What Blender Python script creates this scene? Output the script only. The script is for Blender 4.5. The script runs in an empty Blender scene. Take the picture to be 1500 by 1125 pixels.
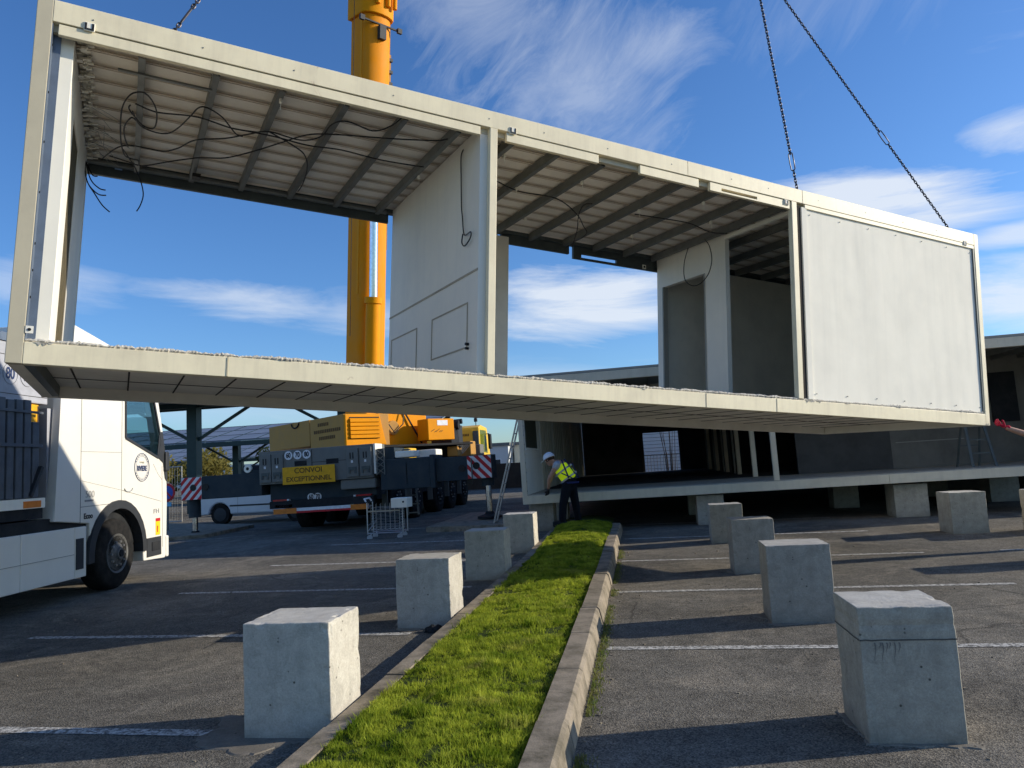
import bpy, bmesh, math, random
import numpy as np
from mathutils import Vector, Matrix, noise
random.seed(7)
rng = np.random.default_rng(7)
R = math.radians
scene = bpy.context.scene
col = scene.collection

# ------------------------------------------------------------------ helpers
class MB:
    def __init__(s): s.v = []; s.f = []; s.m = []
    def add(s, vs, fs, m=0):
        b = len(s.v); s.v += [tuple(p) for p in vs]
        for f in fs: s.f.append(tuple(b+i for i in f)); s.m.append(m)
        return s
    def box(s, x0, x1, y0, y1, z0, z1, m=0):
        if x0 > x1: x0, x1 = x1, x0
        if y0 > y1: y0, y1 = y1, y0
        if z0 > z1: z0, z1 = z1, z0
        return s.add([(x0,y0,z0),(x1,y0,z0),(x1,y1,z0),(x0,y1,z0),(x0,y0,z1),(x1,y0,z1),(x1,y1,z1),(x0,y1,z1)],
                     [(0,3,2,1),(4,5,6,7),(0,1,5,4),(1,2,6,5),(2,3,7,6),(3,0,4,7)], m)
    def obox(s, c, ax, ay, az, m=0):      # centre and half axes
        c, ax, ay, az = map(Vector, (c, ax, ay, az)); vs = []
        for k in (-1, 1):
            for i, j in ((-1,-1),(1,-1),(1,1),(-1,1)): vs.append(c+ax*i+ay*j+az*k)
        fs = [(0,3,2,1),(4,5,6,7),(0,1,5,4),(1,2,6,5),(2,3,7,6),(3,0,4,7)]
        if ax.cross(ay).dot(az) < 0: fs = [f[::-1] for f in fs]
        return s.add(vs, fs, m)
    def bar(s, p, q, w, h, up=(0,0,1), m=0):
        p, q = Vector(p), Vector(q); d = q-p; L = d.length; d.normalize(); up = Vector(up)
        if abs(d.dot(up)) > .99: up = Vector((1,0,0))
        a = d.cross(up).normalized(); b = a.cross(d)
        return s.obox((p+q)/2, d*L/2, a*w/2, b*h/2, m)
    def tube(s, pts, r, n=8, closed=False, m=0):
        pts = [Vector(p) for p in pts]; k = len(pts); rings = []
        rr = r if isinstance(r, (list, tuple)) else [r]*k
        prev = None
        for i, p in enumerate(pts):
            if closed: t = pts[(i+1) % k]-pts[i-1]
            else: t = pts[min(i+1, k-1)]-pts[max(i-1, 0)]
            t.normalize()
            if prev is None:
                u = Vector((0,0,1)) if abs(t.z) < .9 else Vector((1,0,0))
                a = t.cross(u).normalized()
            else:
                a = (prev-t*prev.dot(t))
                a = a.normalized() if a.length > 1e-6 else t.orthogonal().normalized()
            prev = a; b = t.cross(a)
            rings.append([p+(a*math.cos(2*math.pi*j/n)+b*math.sin(2*math.pi*j/n))*rr[i] for j in range(n)])
        vs = [v for g in rings for v in g]; fs = []
        for i in range(k if closed else k-1):
            i2 = (i+1) % k
            for j in range(n):
                fs.append((i*n+j, i*n+(j+1) % n, i2*n+(j+1) % n, i2*n+j))
        if not closed: fs += [tuple(range(n))[::-1], tuple((k-1)*n+j for j in range(n))]
        return s.add(vs, fs, m)
    def cyl(s, p, q, r, n=20, r2=None, m=0): return s.tube([p, q], [r, r if r2 is None else r2], n, m=m)
    def prism(s, poly, ax, a0, a1, m=0):   # poly in the two other axes
        def P(u, v, w):
            return {0: (w, u, v), 1: (u, w, v), 2: (u, v, w)}[ax]
        n = len(poly); vs = [P(u, v, a0) for u, v in poly]+[P(u, v, a1) for u, v in poly]
        fs = [tuple(range(n)), tuple(range(2*n-1, n-1, -1))]+[(i, n+i, n+(i+1) % n, (i+1) % n) for i in range(n)]
        return s.add(vs, fs, m)
    def quad(s, a, b, c, d, m=0): return s.add([a, b, c, d], [(0,1,2,3)], m)
    def lathe(s, prof, n=28, ax=2, c=(0,0,0), m=0):  # prof: (r, h)
        vs = []
        for r, h in prof:
            for j in range(n):
                t = 2*math.pi*j/n; u, v = r*math.cos(t), r*math.sin(t)
                vs.append({2: (c[0]+u, c[1]+v, c[2]+h), 0: (c[0]+h, c[1]+u, c[2]+v), 1: (c[0]+u, c[1]+h, c[2]+v)}[ax])
        fs = []
        for i in range(len(prof)-1):
            for j in range(n): fs.append((i*n+j, i*n+(j+1) % n, (i+1)*n+(j+1) % n, (i+1)*n+j))
        fs += [tuple(range(n))[::-1], tuple((len(prof)-1)*n+j for j in range(n))]
        return s.add(vs, fs, m)
    def build(s, name, mats, parent=None, bevel=0, smooth=False, loc=None, fix=True, subd=0):
        me = bpy.data.meshes.new(name); me.from_pydata(s.v, [], s.f)
        if not isinstance(mats, (list, tuple)): mats = [mats]
        for m in mats: me.materials.append(m)
        if len(mats) > 1: me.polygons.foreach_set('material_index', s.m)
        if fix:
            bm = bmesh.new(); bm.from_mesh(me); bmesh.ops.recalc_face_normals(bm, faces=bm.faces); bm.to_mesh(me); bm.free()
        if smooth: me.polygons.foreach_set('use_smooth', [True]*len(me.polygons))
        me.update()
        o = bpy.data.objects.new(name, me); col.objects.link(o)
        if parent: o.parent = parent
        if loc: o.location = loc
        if bevel:
            b = o.modifiers.new('b', 'BEVEL'); b.width = bevel; b.segments = 2; b.limit_method = 'ANGLE'; b.angle_limit = R(35)
        if smooth and not subd:
            try: me.set_sharp_from_angle(angle=R(40))
            except Exception: pass
        return o

def tag(o, label=None, cat=None, group=None, kind=None):
    if label: o['label'] = label
    if cat: o['category'] = cat
    if group: o['group'] = group
    if kind: o['kind'] = kind
    return o
def empty(name, loc=(0,0,0), rot=(0,0,0), label=None, cat=None, group=None):
    o = bpy.data.objects.new(name, None); col.objects.link(o); o.location = loc; o.rotation_euler = rot
    o.empty_display_size = .1
    return tag(o, label, cat, group)
def copy_tree(o, parent=None):
    c = o.copy(); col.objects.link(c)
    if parent: c.parent = parent
    for ch in list(o.children): copy_tree(ch, c)
    return c
_dg = []
def bake(o):      # apply modifiers into the mesh
    dg = bpy.context.evaluated_depsgraph_get(); dg.update()
    me = bpy.data.meshes.new_from_object(o.evaluated_get(dg)); o.modifiers.clear(); o.data = me
    return o
def text(name, body, size, mat, parent, loc, rot, extrude=.002, align='CENTER', sx=1, bold=0):
    cu = bpy.data.curves.new(name, 'FONT'); cu.body = body; cu.size = size; cu.align_x = align; cu.align_y = 'CENTER'
    cu.extrude = extrude; cu.offset = bold
    t = bpy.data.objects.new(name, cu); col.objects.link(t)
    dg = bpy.context.evaluated_depsgraph_get(); dg.update()
    me = bpy.data.meshes.new_from_object(t.evaluated_get(dg)); bpy.data.objects.remove(t)
    me.materials.clear(); me.materials.append(mat)
    o = bpy.data.objects.new(name, me); col.objects.link(o); o.parent = parent; o.location = loc; o.rotation_euler = rot; o.scale = (sx, 1, 1)
    return o

# ------------------------------------------------------------------ materials
def _n(nt, t, **k):
    n = nt.nodes.new(t)
    for a, b in k.items(): setattr(n, a, b)
    return n
def base_mat(name, rough=.6, metal=0.):
    m = bpy.data.materials.new(name); m.use_nodes = True; nt = m.node_tree
    b = nt.nodes['Principled BSDF']; b.inputs['Roughness'].default_value = rough; b.inputs['Metallic'].default_value = metal
    b.inputs['Specular IOR Level'].default_value = .5 if rough < .35 else (.3 if rough < .6 else .12)
    return m, nt, b
def noise_node(nt, scale, detail=5, rough=.6, vec=None, stretch=None, coord='Object', dist=0):
    tc = _n(nt, 'ShaderNodeTexCoord'); src = tc.outputs[coord]
    if stretch:
        mp = _n(nt, 'ShaderNodeMapping'); mp.inputs['Scale'].default_value = stretch; nt.links.new(src, mp.inputs[0]); src = mp.outputs[0]
    n = _n(nt, 'ShaderNodeTexNoise'); n.inputs['Scale'].default_value = scale; n.inputs['Detail'].default_value = detail
    n.inputs['Roughness'].default_value = rough; n.inputs['Distortion'].default_value = dist
    nt.links.new(src, n.inputs['Vector']); return n.outputs['Fac']
def ramp(nt, fac, p0, p1, c0=(0,0,0,1), c1=(1,1,1,1)):
    r = _n(nt, 'ShaderNodeValToRGB'); e = r.color_ramp.elements
    e[0].position = p0; e[0].color = c0; e[1].position = p1; e[1].color = c1
    nt.links.new(fac, r.inputs[0]); return r.outputs[0]
def mix(nt, fac, a, b, mode='MIX'):
    m = _n(nt, 'ShaderNodeMix', data_type='RGBA', blend_type=mode)
    for s, v in ((m.inputs[0], fac), (m.inputs[6], a), (m.inputs[7], b)):
        if hasattr(v, 'is_output'): nt.links.new(v, s)
        elif isinstance(v, (int, float)): s.default_value = v
        else: s.default_value = (*v[:3], 1)
    return m.outputs[2]
def bump(nt, b, fac, strength=.3, dist=.01, normal=None):
    n = _n(nt, 'ShaderNodeBump'); n.inputs['Strength'].default_value = strength; n.inputs['Distance'].default_value = dist
    nt.links.new(fac, n.inputs['Height'])
    if normal: nt.links.new(normal, n.inputs['Normal'])
    nt.links.new(n.outputs[0], b.inputs['Normal']); return n.outputs[0]
def paint(name, c, rough=.5, metal=0., dirt=.18, scale=3., dirtc=None, bmp=.08, bs=40, streak=0, fine=0.):
    m, nt, b = base_mat(name, rough, metal)
    dc = dirtc or tuple(x*.45 for x in c)
    f = ramp(nt, noise_node(nt, scale, 8, .65), .42, .72)
    mul = _n(nt, 'ShaderNodeMath', operation='MULTIPLY'); mul.inputs[1].default_value = dirt*2; nt.links.new(f, mul.inputs[0])
    cc = mix(nt, mul.outputs[0], c, dc)
    if streak:
        f2 = ramp(nt, noise_node(nt, 7, 6, .6, stretch=(1, 1, .06)), .5, .75)
        m2 = _n(nt, 'ShaderNodeMath', operation='MULTIPLY'); m2.inputs[1].default_value = streak; nt.links.new(f2, m2.inputs[0])
        cc = mix(nt, m2.outputs[0], cc, dc)
    if fine:
        f3 = noise_node(nt, 160, 3, .7)
        cc = mix(nt, fine, cc, f3, 'OVERLAY')
    nt.links.new(cc, b.inputs['Base Color'])
    if bmp: bump(nt, b, noise_node(nt, bs, 4, .6), bmp, .004)
    return m
def plain(name, c, rough=.6, metal=0., emit=None):
    m, nt, b = base_mat(name, rough, metal)
    f = noise_node(nt, 12, 4, .6)
    cc = mix(nt, ramp(nt, f, .35, .75), tuple(x*1.05 for x in c), tuple(x*.8 for x in c))
    nt.links.new(cc, b.inputs['Base Color']); return m

def concrete_mat(name, c=(.40, .372, .305), top=.75):
    m, nt, b = base_mat(name, .85)
    big = noise_node(nt, 2.6, 7, .62, dist=.4)
    cc = mix(nt, ramp(nt, big, .35, .7), tuple(x*1.08 for x in c), tuple(x*.82 for x in c))
    st = ramp(nt, noise_node(nt, 9, 6, .65, stretch=(1,1,.13)), .5, .8)
    ms = _n(nt, 'ShaderNodeMath', operation='MULTIPLY'); ms.inputs[1].default_value = .35; nt.links.new(st, ms.inputs[0])
    cc = mix(nt, ms.outputs[0], cc, tuple(x*.5 for x in c))
    # bug holes
    tc = _n(nt, 'ShaderNodeTexCoord'); vo = _n(nt, 'ShaderNodeTexVoronoi'); vo.inputs['Scale'].default_value = 15
    nt.links.new(tc.outputs['Object'], vo.inputs['Vector'])
    hole = ramp(nt, vo.outputs['Distance'], .07, .12, (1,1,1,1), (0,0,0,1))
    gate = ramp(nt, noise_node(nt, 7, 3, .6), .46, .51)
    mh = _n(nt, 'ShaderNodeMath', operation='MULTIPLY'); nt.links.new(hole, mh.inputs[0]); nt.links.new(gate, mh.inputs[1])
    cc = mix(nt, mh.outputs[0], cc, tuple(x*.25 for x in c))
    fine = noise_node(nt, 90, 6, .8)
    cc = mix(nt, .35, cc, ramp(nt, fine, .3, .7, (.2,.2,.2,1), (.8,.8,.8,1)), 'OVERLAY')
    md_ = noise_node(nt, 11, 8, .75, dist=1.0)
    cc = mix(nt, .4, cc, ramp(nt, md_, .3, .7, (.25,.25,.25,1), (.75,.75,.75,1)), 'OVERLAY')
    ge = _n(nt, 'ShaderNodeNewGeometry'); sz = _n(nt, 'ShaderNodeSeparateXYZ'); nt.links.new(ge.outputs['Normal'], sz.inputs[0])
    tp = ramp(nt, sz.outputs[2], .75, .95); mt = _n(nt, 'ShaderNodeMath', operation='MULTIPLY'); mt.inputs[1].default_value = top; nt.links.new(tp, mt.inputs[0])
    cc = mix(nt, mt.outputs[0], cc, mix(nt, ramp(nt, noise_node(nt, 8, 6, .7), .35, .65), (.62,.60,.55), (.46,.44,.40)))  # pale trowelled tops, with sunlit brightness put into upward faces
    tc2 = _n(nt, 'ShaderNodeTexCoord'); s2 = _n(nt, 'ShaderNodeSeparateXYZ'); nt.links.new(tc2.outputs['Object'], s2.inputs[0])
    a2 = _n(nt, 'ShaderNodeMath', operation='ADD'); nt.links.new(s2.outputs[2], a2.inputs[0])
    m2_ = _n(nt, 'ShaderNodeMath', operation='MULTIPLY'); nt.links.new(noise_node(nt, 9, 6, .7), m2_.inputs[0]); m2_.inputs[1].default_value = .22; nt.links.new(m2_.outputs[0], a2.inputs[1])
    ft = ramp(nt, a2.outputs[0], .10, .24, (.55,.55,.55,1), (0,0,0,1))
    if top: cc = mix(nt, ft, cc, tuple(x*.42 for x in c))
    oi = _n(nt, 'ShaderNodeObjectInfo'); rv = ramp(nt, oi.outputs['Random'], 0, 1, (.82,.82,.84,1), (1.1,1.09,1.06,1)); cc = mix(nt, 1.0, cc, rv, 'MULTIPLY')
    nt.links.new(cc, b.inputs['Base Color'])
    sub = _n(nt, 'ShaderNodeMath', operation='SUBTRACT'); nt.links.new(noise_node(nt, 24, 7, .7), sub.inputs[0]); nt.links.new(mh.outputs[0], sub.inputs[1])
    bump(nt, b, sub.outputs[0], .35, .012)
    return m
M = {}
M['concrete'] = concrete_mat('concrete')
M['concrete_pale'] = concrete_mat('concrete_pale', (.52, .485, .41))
M['stain'] = plain('stain_dark', (.10,.095,.085), .9)
M['stain_soft'] = plain('stain_soft', (.20,.19,.17), .9)
M['mortar'] = concrete_mat('mortar', (.23, .205, .165), 0.)
M['cream'] = paint('cream_steel', (.90, .80, .56), .45, dirt=.14, scale=2.2, streak=.25, dirtc=(.42,.36,.27), bmp=.05)
def rusty(m, amount=.5):
    nt = m.node_tree; b = nt.nodes['Principled BSDF']; lk = b.inputs['Base Color'].links[0]; src = lk.from_socket
    f = ramp(nt, noise_node(nt, 2.3, 9, .74, dist=1.5), .655, .72)
    g2 = ramp(nt, noise_node(nt, 19, 5, .7, stretch=(1, 1, .12)), .50, .68)
    mm = _n(nt, 'ShaderNodeMath', operation='MULTIPLY'); nt.links.new(f, mm.inputs[0]); mm.inputs[1].default_value = amount
    m3 = _n(nt, 'ShaderNodeMath', operation='MULTIPLY'); nt.links.new(g2, m3.inputs[0]); m3.inputs[1].default_value = .09
    ch = ramp(nt, noise_node(nt, 34, 6, .8), .70, .73)
    m4 = _n(nt, 'ShaderNodeMath', operation='MULTIPLY'); nt.links.new(ch, m4.inputs[0]); m4.inputs[1].default_value = .6
    c = mix(nt, m3.outputs[0], src, (.30,.26,.19)); c = mix(nt, mm.outputs[0], c, (.30,.15,.06)); c = mix(nt, m4.outputs[0], c, (.16,.13,.10))
    nt.links.new(c, b.inputs['Base Color'])
rusty(M['cream'])
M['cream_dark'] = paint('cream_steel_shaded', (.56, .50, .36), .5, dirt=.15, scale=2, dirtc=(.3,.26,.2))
M['offwhite'] = paint('offwhite_panel', (.95, .90, .77), .85, dirt=.08, scale=1.3, streak=.14, dirtc=(.45,.44,.39), bmp=.12, bs=6)
M['white_wall'] = paint('white_wall', (.86, .81, .70), .6, dirt=.10, scale=1.5, streak=.16, dirtc=(.5,.5,.5), bmp=.03)
M['grey_wall'] = paint('grey_wall', (.34, .335, .30), .7, dirt=.15, scale=2)
M['room_wall'] = paint('room_wall', (.84, .79, .68), .8, dirt=.15, scale=2)
M['beige_trim'] = paint('beige_trim', (.46, .40, .30), .7, dirt=.2)
M['deck'] = paint('roof_sheet', (.93, .85, .73), .55, dirt=.16, scale=2.5, streak=0, dirtc=(.5,.45,.38))
M['rib_brown'] = paint('rib_shadow_brown', (.50,.41,.31), .8, dirt=.2)  # brown for the strips that draw shadow lines along the ribs
M['galv'] = paint('galvanised', (.20, .205, .19), .5, .3, dirt=.25, scale=6)
M['dark_steel'] = paint('dark_steel', (.10, .115, .11), .5, .2, dirt=.25, scale=5)
M['blue_steel'] = paint('blue_steel', (.17, .21, .27), .45, .3, dirt=.2, scale=6)
M['insul'] = paint('insulation', (.12, .10, .06), .95, dirt=.4, scale=14)
M['under'] = paint('underside', (.84, .80, .71), .75, dirt=.12, scale=1.7, dirtc=(.24,.22,.18))
M['seam'] = plain('seam', (.05, .045, .04), .9)
M['screed'] = paint('screed', (.46, .42, .34), .9, dirt=.3, scale=5, fine=.4, bmp=.5, bs=60)
M['crumb'] = paint('crumbled_edge', (.60, .56, .48), .95, dirt=.45, scale=30, fine=.5, bmp=.8, bs=90)
M['black'] = plain('black_cable', (.015, .015, .016), .5)
M['rubber'] = paint('rubber', (.014, .014, .014), .85, dirt=.3, scale=8, dirtc=(.05,.045,.04))
M['dirty_black'] = paint('dirty_black', (.02, .022, .025), .7, dirt=.3, scale=4, dirtc=(.05,.05,.05))
M['truck_white'] = paint('truck_white', (.80, .77, .69), .28, dirt=.06, scale=1.5, dirtc=(.5,.48,.43), bmp=0, streak=.06)
M['plastic_dark'] = paint('plastic_dark', (.035, .038, .042), .55, dirt=.2, scale=6)
M['grey_board'] = paint('grey_board', (.13, .145, .165), .8, dirt=.3, scale=5, streak=.4)
M['tarp'] = paint('tarp', (.45, .46, .5), .6, dirt=.2, scale=3, streak=.2)
M['yellow'] = paint('crane_yellow', (.84, .31, .002), .6, dirt=.12, scale=2, dirtc=(.45,.2,.02), bmp=.03, streak=.12)
M['yellow_pale'] = paint('cab_yellow', (.90, .55, .05), .38, dirt=.06, scale=2, bmp=.0)
M['tan_shaded'] = paint('shaded_yellow', (.50, .26, .065), .6, dirt=.15, scale=3, dirtc=(.3,.2,.1), streak=.2)  # crane yellow darkened to the tan it takes on in shade
M['boom_side'] = paint('boom_yellow_worn', (.80, .27, .002), .6, dirt=.12, scale=1.2, dirtc=(.5,.3,.1), streak=.15)
M['crane_blue'] = paint('crane_bluegrey', (.033, .048, .058), .65, 0, dirt=.3, scale=2.5, dirtc=(.075,.08,.08), streak=.15)
M['crane_grey'] = paint('crane_grey', (.20, .20, .18), .65, 0, dirt=.25, scale=4, dirtc=(.14,.14,.13), streak=.2)
M['chrome'] = plain('chrome', (.75, .76, .78), .15, 1.)
M['red'] = plain('red_paint', (.55, .02, .03), .45)
M['white'] = plain('white_paint', (.8, .8, .8), .5)
M['sign_yellow'] = plain('sign_orange', (.85, .42, .01), .5)
M['orange'] = plain('orange_reflector', (.75, .22, .03), .4)
M['lamp_red'] = plain('lamp_red', (.45, .02, .02), .2)
M['text_dark'] = plain('text_dark', (.03, .03, .035), .6)
M['text_brown'] = plain('text_brown', (.15, .08, .03), .7)
M['text_navy'] = plain('text_navy', (.03, .05, .13), .5)
M['car_silver'] = paint('car_white', (.62, .63, .66), .25, .1, dirt=.06, scale=2, bmp=0)
M['wood'] = paint('wood', (.33, .24, .15), .8, dirt=.3, scale=6, streak=.4)
M['alu'] = paint('aluminium', (.5, .5, .5), .35, .8, dirt=.2, scale=8)
M['wire'] = plain('trolley_wire', (.55, .54, .5), .3, .6)
M['vest'] = paint('hi_vis_yellow', (.80, .98, .02), .7, dirt=.05, scale=6)
_b = M['vest'].node_tree.nodes['Principled BSDF']; _b.inputs['Emission Color'].default_value = (.62, .9, .02, 1); _b.inputs['Emission Strength'].default_value = .22   # glow added so the fluorescent vest stays bright in shade
M['reflect'] = plain('reflective_band', (.45, .47, .48), .5)
M['navy'] = paint('navy_trousers', (.010, .012, .017), .9, dirt=.1)
M['harness'] = plain('harness_blue', (.02, .03, .12), .6)
M['skin'] = plain('skin', (.48, .27, .18), .5)
M['helmet'] = plain('helmet_white', (.82, .82, .82), .3)
M['glove_dark'] = plain('glove_dark', (.04, .04, .045), .8)
M['glove_red'] = plain('glove_red', (.5, .02, .05), .7)
M['post_green'] = paint('post_green', (.018, .045, .05), .4, .1, dirt=.2, scale=4)
M['bark'] = paint('bark', (.10, .075, .05), .9, dirt=.3, scale=10)
M['brown_wall'] = paint('brown_wall', (.06, .045, .035), .9, dirt=.3, scale=2)
M['far_wall'] = paint('far_white_wall', (.62, .63, .62), .7, dirt=.1, scale=.5)
M['far_yellow'] = paint('far_cream_wall', (.78, .72, .55), .7, dirt=.1, scale=.5)
M['hair'] = plain('hair_brown', (.06, .035, .02), .8)
def leafmat(name, c1, c2, s=1.2):
    m, nt, b = base_mat(name, .6)
    f = noise_node(nt, s, 4, .7); cc = mix(nt, ramp(nt, f, .35, .65), c1, c2)
    f2 = noise_node(nt, 23, 2, .5); cc = mix(nt, .5, cc, f2, 'OVERLAY')
    nt.links.new(cc, b.inputs['Base Color'])
    tr = _n(nt, 'ShaderNodeBsdfTranslucent'); nt.links.new(cc, tr.inputs[0]); ms = _n(nt, 'ShaderNodeMixShader'); ms.inputs[0].default_value = .5
    out = [n for n in nt.nodes if n.type == 'OUTPUT_MATERIAL'][0]
    nt.links.new(b.outputs[0], ms.inputs[1]); nt.links.new(tr.outputs[0], ms.inputs[2]); nt.links.new(ms.outputs[0], out.inputs[0])
    return m
M['grass'] = leafmat('grass_blades', (.13, .205, .01), (.50, .55, .06), 5)
_nt = M['grass'].node_tree; _b = _nt.nodes['Principled BSDF']; _src = _b.inputs['Base Color'].links[0].from_socket
_dry = ramp(_nt, noise_node(_nt, 2.6, 7, .7, dist=.8), .56, .68); _md = _n(_nt, 'ShaderNodeMath', operation='MULTIPLY'); _md.inputs[1].default_value = .6; _nt.links.new(_dry, _md.inputs[0])
_c = mix(_nt, _md.outputs[0], _src, (.42, .36, .13)); _nt.links.new(_c, _b.inputs['Base Color'])
for _x in _nt.nodes:
    if _x.type == 'BSDF_TRANSLUCENT': _nt.links.new(_c, _x.inputs[0])
M['weed'] = leafmat('weeds', (.10, .15, .03), (.25, .24, .09), 5)
M['leaf'] = leafmat('leaf_dark', (.035, .055, .02), (.07, .09, .03), .8)
M['leaf_y'] = leafmat('leaf_autumn', (.20, .17, .04), (.32, .28, .08), .8)
def glass_mat():
    m = bpy.data.materials.new('cab_glass'); m.use_nodes = True; nt = m.node_tree; nt.nodes.clear()
    o = _n(nt, 'ShaderNodeOutputMaterial'); g = _n(nt, 'ShaderNodeBsdfGlossy'); g.inputs['Roughness'].default_value = .02; g.inputs[0].default_value = (.8,.95,1,1)
    t = _n(nt, 'ShaderNodeBsdfTransparent'); t.inputs[0].default_value = (.72,.84,.85,1); x = _n(nt, 'ShaderNodeMixShader'); x.inputs[0].default_value = .16
    nt.links.new(t.outputs[0], x.inputs[1]); nt.links.new(g.outputs[0], x.inputs[2]); nt.links.new(x.outputs[0], o.inputs[0]); return m
M['glass'] = glass_mat()
def panel_mat():
    m, nt, b = base_mat('solar_panel', .5)
    f = noise_node(nt, .6, 4, .6); nt.links.new(mix(nt, ramp(nt, f, .3, .7), (.16,.19,.24), (.22,.25,.30)), b.inputs['Base Color']); return m
M['solar'] = panel_mat()
def asphalt():
    m, nt, b = base_mat('asphalt', .95); b.inputs['Specular IOR Level'].default_value = .06
    big = noise_node(nt, .55, 8, .6, coord='Object', dist=.6)
    cc = mix(nt, ramp(nt, big, .35, .68), (.108,.101,.088), (.18,.168,.146))
    mid = noise_node(nt, 7, 8, .7)
    cc = mix(nt, .6, cc, mid, 'OVERLAY')
    dust = ramp(nt, noise_node(nt, .8, 10, .74, dist=1.4), .50, .66)
    md = _n(nt, 'ShaderNodeMath', operation='MULTIPLY'); md.inputs[1].default_value = .55; nt.links.new(dust, md.inputs[0])
    cc = mix(nt, md.outputs[0], cc, (.30,.265,.215))
    tc = _n(nt, 'ShaderNodeTexCoord')
    vo = _n(nt, 'ShaderNodeTexVoronoi'); vo.inputs['Scale'].default_value = 120; nt.links.new(tc.outputs['Object'], vo.inputs['Vector'])
    spk = ramp(nt, vo.outputs['Color'], .15, .95, (.45,.45,.45,1), (1.85,1.8,1.7,1))
    cc = mix(nt, .85, cc, spk, 'MULTIPLY')
    oil = ramp(nt, noise_node(nt, 1.9, 4, .5, dist=.3), .66, .74)
    mo = _n(nt, 'ShaderNodeMath', operation='MULTIPLY'); mo.inputs[1].default_value = .4; nt.links.new(oil, mo.inputs[0])
    cc = mix(nt, mo.outputs[0], cc, (.03,.029,.028))
    # thin cracks
    v2 = _n(nt, 'ShaderNodeTexVoronoi', feature='DISTANCE_TO_EDGE'); v2.inputs['Scale'].default_value = .42
    nz = _n(nt, 'ShaderNodeTexNoise'); nz.inputs['Scale'].default_value = 3; nz.inputs['Detail'].default_value = 6; nt.links.new(tc.outputs['Object'], nz.inputs['Vector'])
    mx = _n(nt, 'ShaderNodeMix', data_type='VECTOR'); mx.inputs[0].default_value = .12
    nt.links.new(tc.outputs['Object'], mx.inputs[4]); nt.links.new(nz.outputs['Color'], mx.inputs[5]); nt.links.new(mx.outputs[1], v2.inputs['Vector'])
    crk = ramp(nt, v2.outputs['Distance'], .0015, .005, (1,1,1,1), (0,0,0,1))
    gate = ramp(nt, noise_node(nt, .5, 3, .5), .5, .56)
    mc = _n(nt, 'ShaderNodeMath', operation='MULTIPLY'); nt.links.new(crk, mc.inputs[0]); nt.links.new(gate, mc.inputs[1])
    mc2 = _n(nt, 'ShaderNodeMath', operation='MULTIPLY'); mc2.inputs[1].default_value = .6; nt.links.new(mc.outputs[0], mc2.inputs[0])
    cc = mix(nt, mc2.outputs[0], cc, (.02,.02,.02))
    nt.links.new(cc, b.inputs['Base Color'])
    ad = _n(nt, 'ShaderNodeMath', operation='ADD'); nt.links.new(vo.outputs['Distance'], ad.inputs[0]); nt.links.new(noise_node(nt, 45, 4, .7), ad.inputs[1])
    bump(nt, b, ad.outputs[0], .55, .006)
    return m
M['asphalt'] = asphalt()
def line_mat():
    m, nt, b = base_mat('road_paint', .8)
    w = ramp(nt, noise_node(nt, 26, 9, .8), .44, .56)
    cc = mix(nt, w, (.12,.115,.105), (.62,.60,.55)); nt.links.new(cc, b.inputs['Base Color'])
    bump(nt, b, noise_node(nt, 90, 3, .6), .5, .005); return m
M['line'] = line_mat()
M['kerb'] = paint('kerb_concrete', (.31, .262, .20), .9, dirt=.55, scale=5, dirtc=(.12,.105,.075), fine=.5, bmp=.7, bs=50)
M['soil'] = paint('soil', (.05, .07, .015), 1, dirt=.4, scale=12)

# ------------------------------------------------------------------ ground
def gz(x, y):
    t = min(1, max(0, (y-10.5)/5)); return .08*t*t*(3-2*t)
g = MB()
ys = [-30, -10, 0, 4, 8]+[10.5+.5*i for i in range(11)]+[18, 25, 40, 80, 200, 600, 1500]
xs = [-1500, -400, -100, -40, -20, -8, 0, 8, 20, 40, 100, 400, 1500]
for y in ys:
    for x in xs: g.v.append((x, y, gz(x, y)))
for j in range(len(ys)-1):
    for i in range(len(xs)-1): a = j*len(xs)+i; g.f.append((a, a+1, a+1+len(xs), a+len(xs))); g.m.append(0)
tag(g.build('asphalt_ground', M['asphalt'], fix=False), kind='structure')
g = MB()
def stripe(x0, y0, x1, y1, w=.10, n=14):
    for i in range(n):
        a, b_ = i/n, (i+1)/n
        X0, X1 = x0+(x1-x0)*a, x0+(x1-x0)*b_; Y0, Y1 = y0+(y1-y0)*a, y0+(y1-y0)*b_
        g.quad((X0,Y0-w/2,gz(X0,Y0-w/2)+.004), (X1,Y1-w/2,gz(X1,Y1-w/2)+.004), (X1,Y1+w/2,gz(X1,Y1+w/2)+.004), (X0,Y0+w/2,gz(X0,Y0+w/2)+.004))
ty = math.tan(R(-1.2))
for k in range(-1, 5): stripe(-.36, 6.08+2.5*k, 3.66 if k != 0 else 3.75, 6.08+2.5*k+4.05*ty*.9)
for k in range(0, 5): stripe(-2.15, 4.2+2.5*k+.0, -6.15, 4.2+2.5*k+.10)
for k in range(0, 3): stripe(4.6, 6.0+2.5*k, 8.6, 5.9+2.5*k)
stripe(-9.4, 17.3, -11.0, 16.0, .09)
stripe(-6.5, 17.4, -2.6, 17.3, .09)
tag(g.build('parking_bay_lines', M['line'], fix=False), kind='structure')

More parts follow.
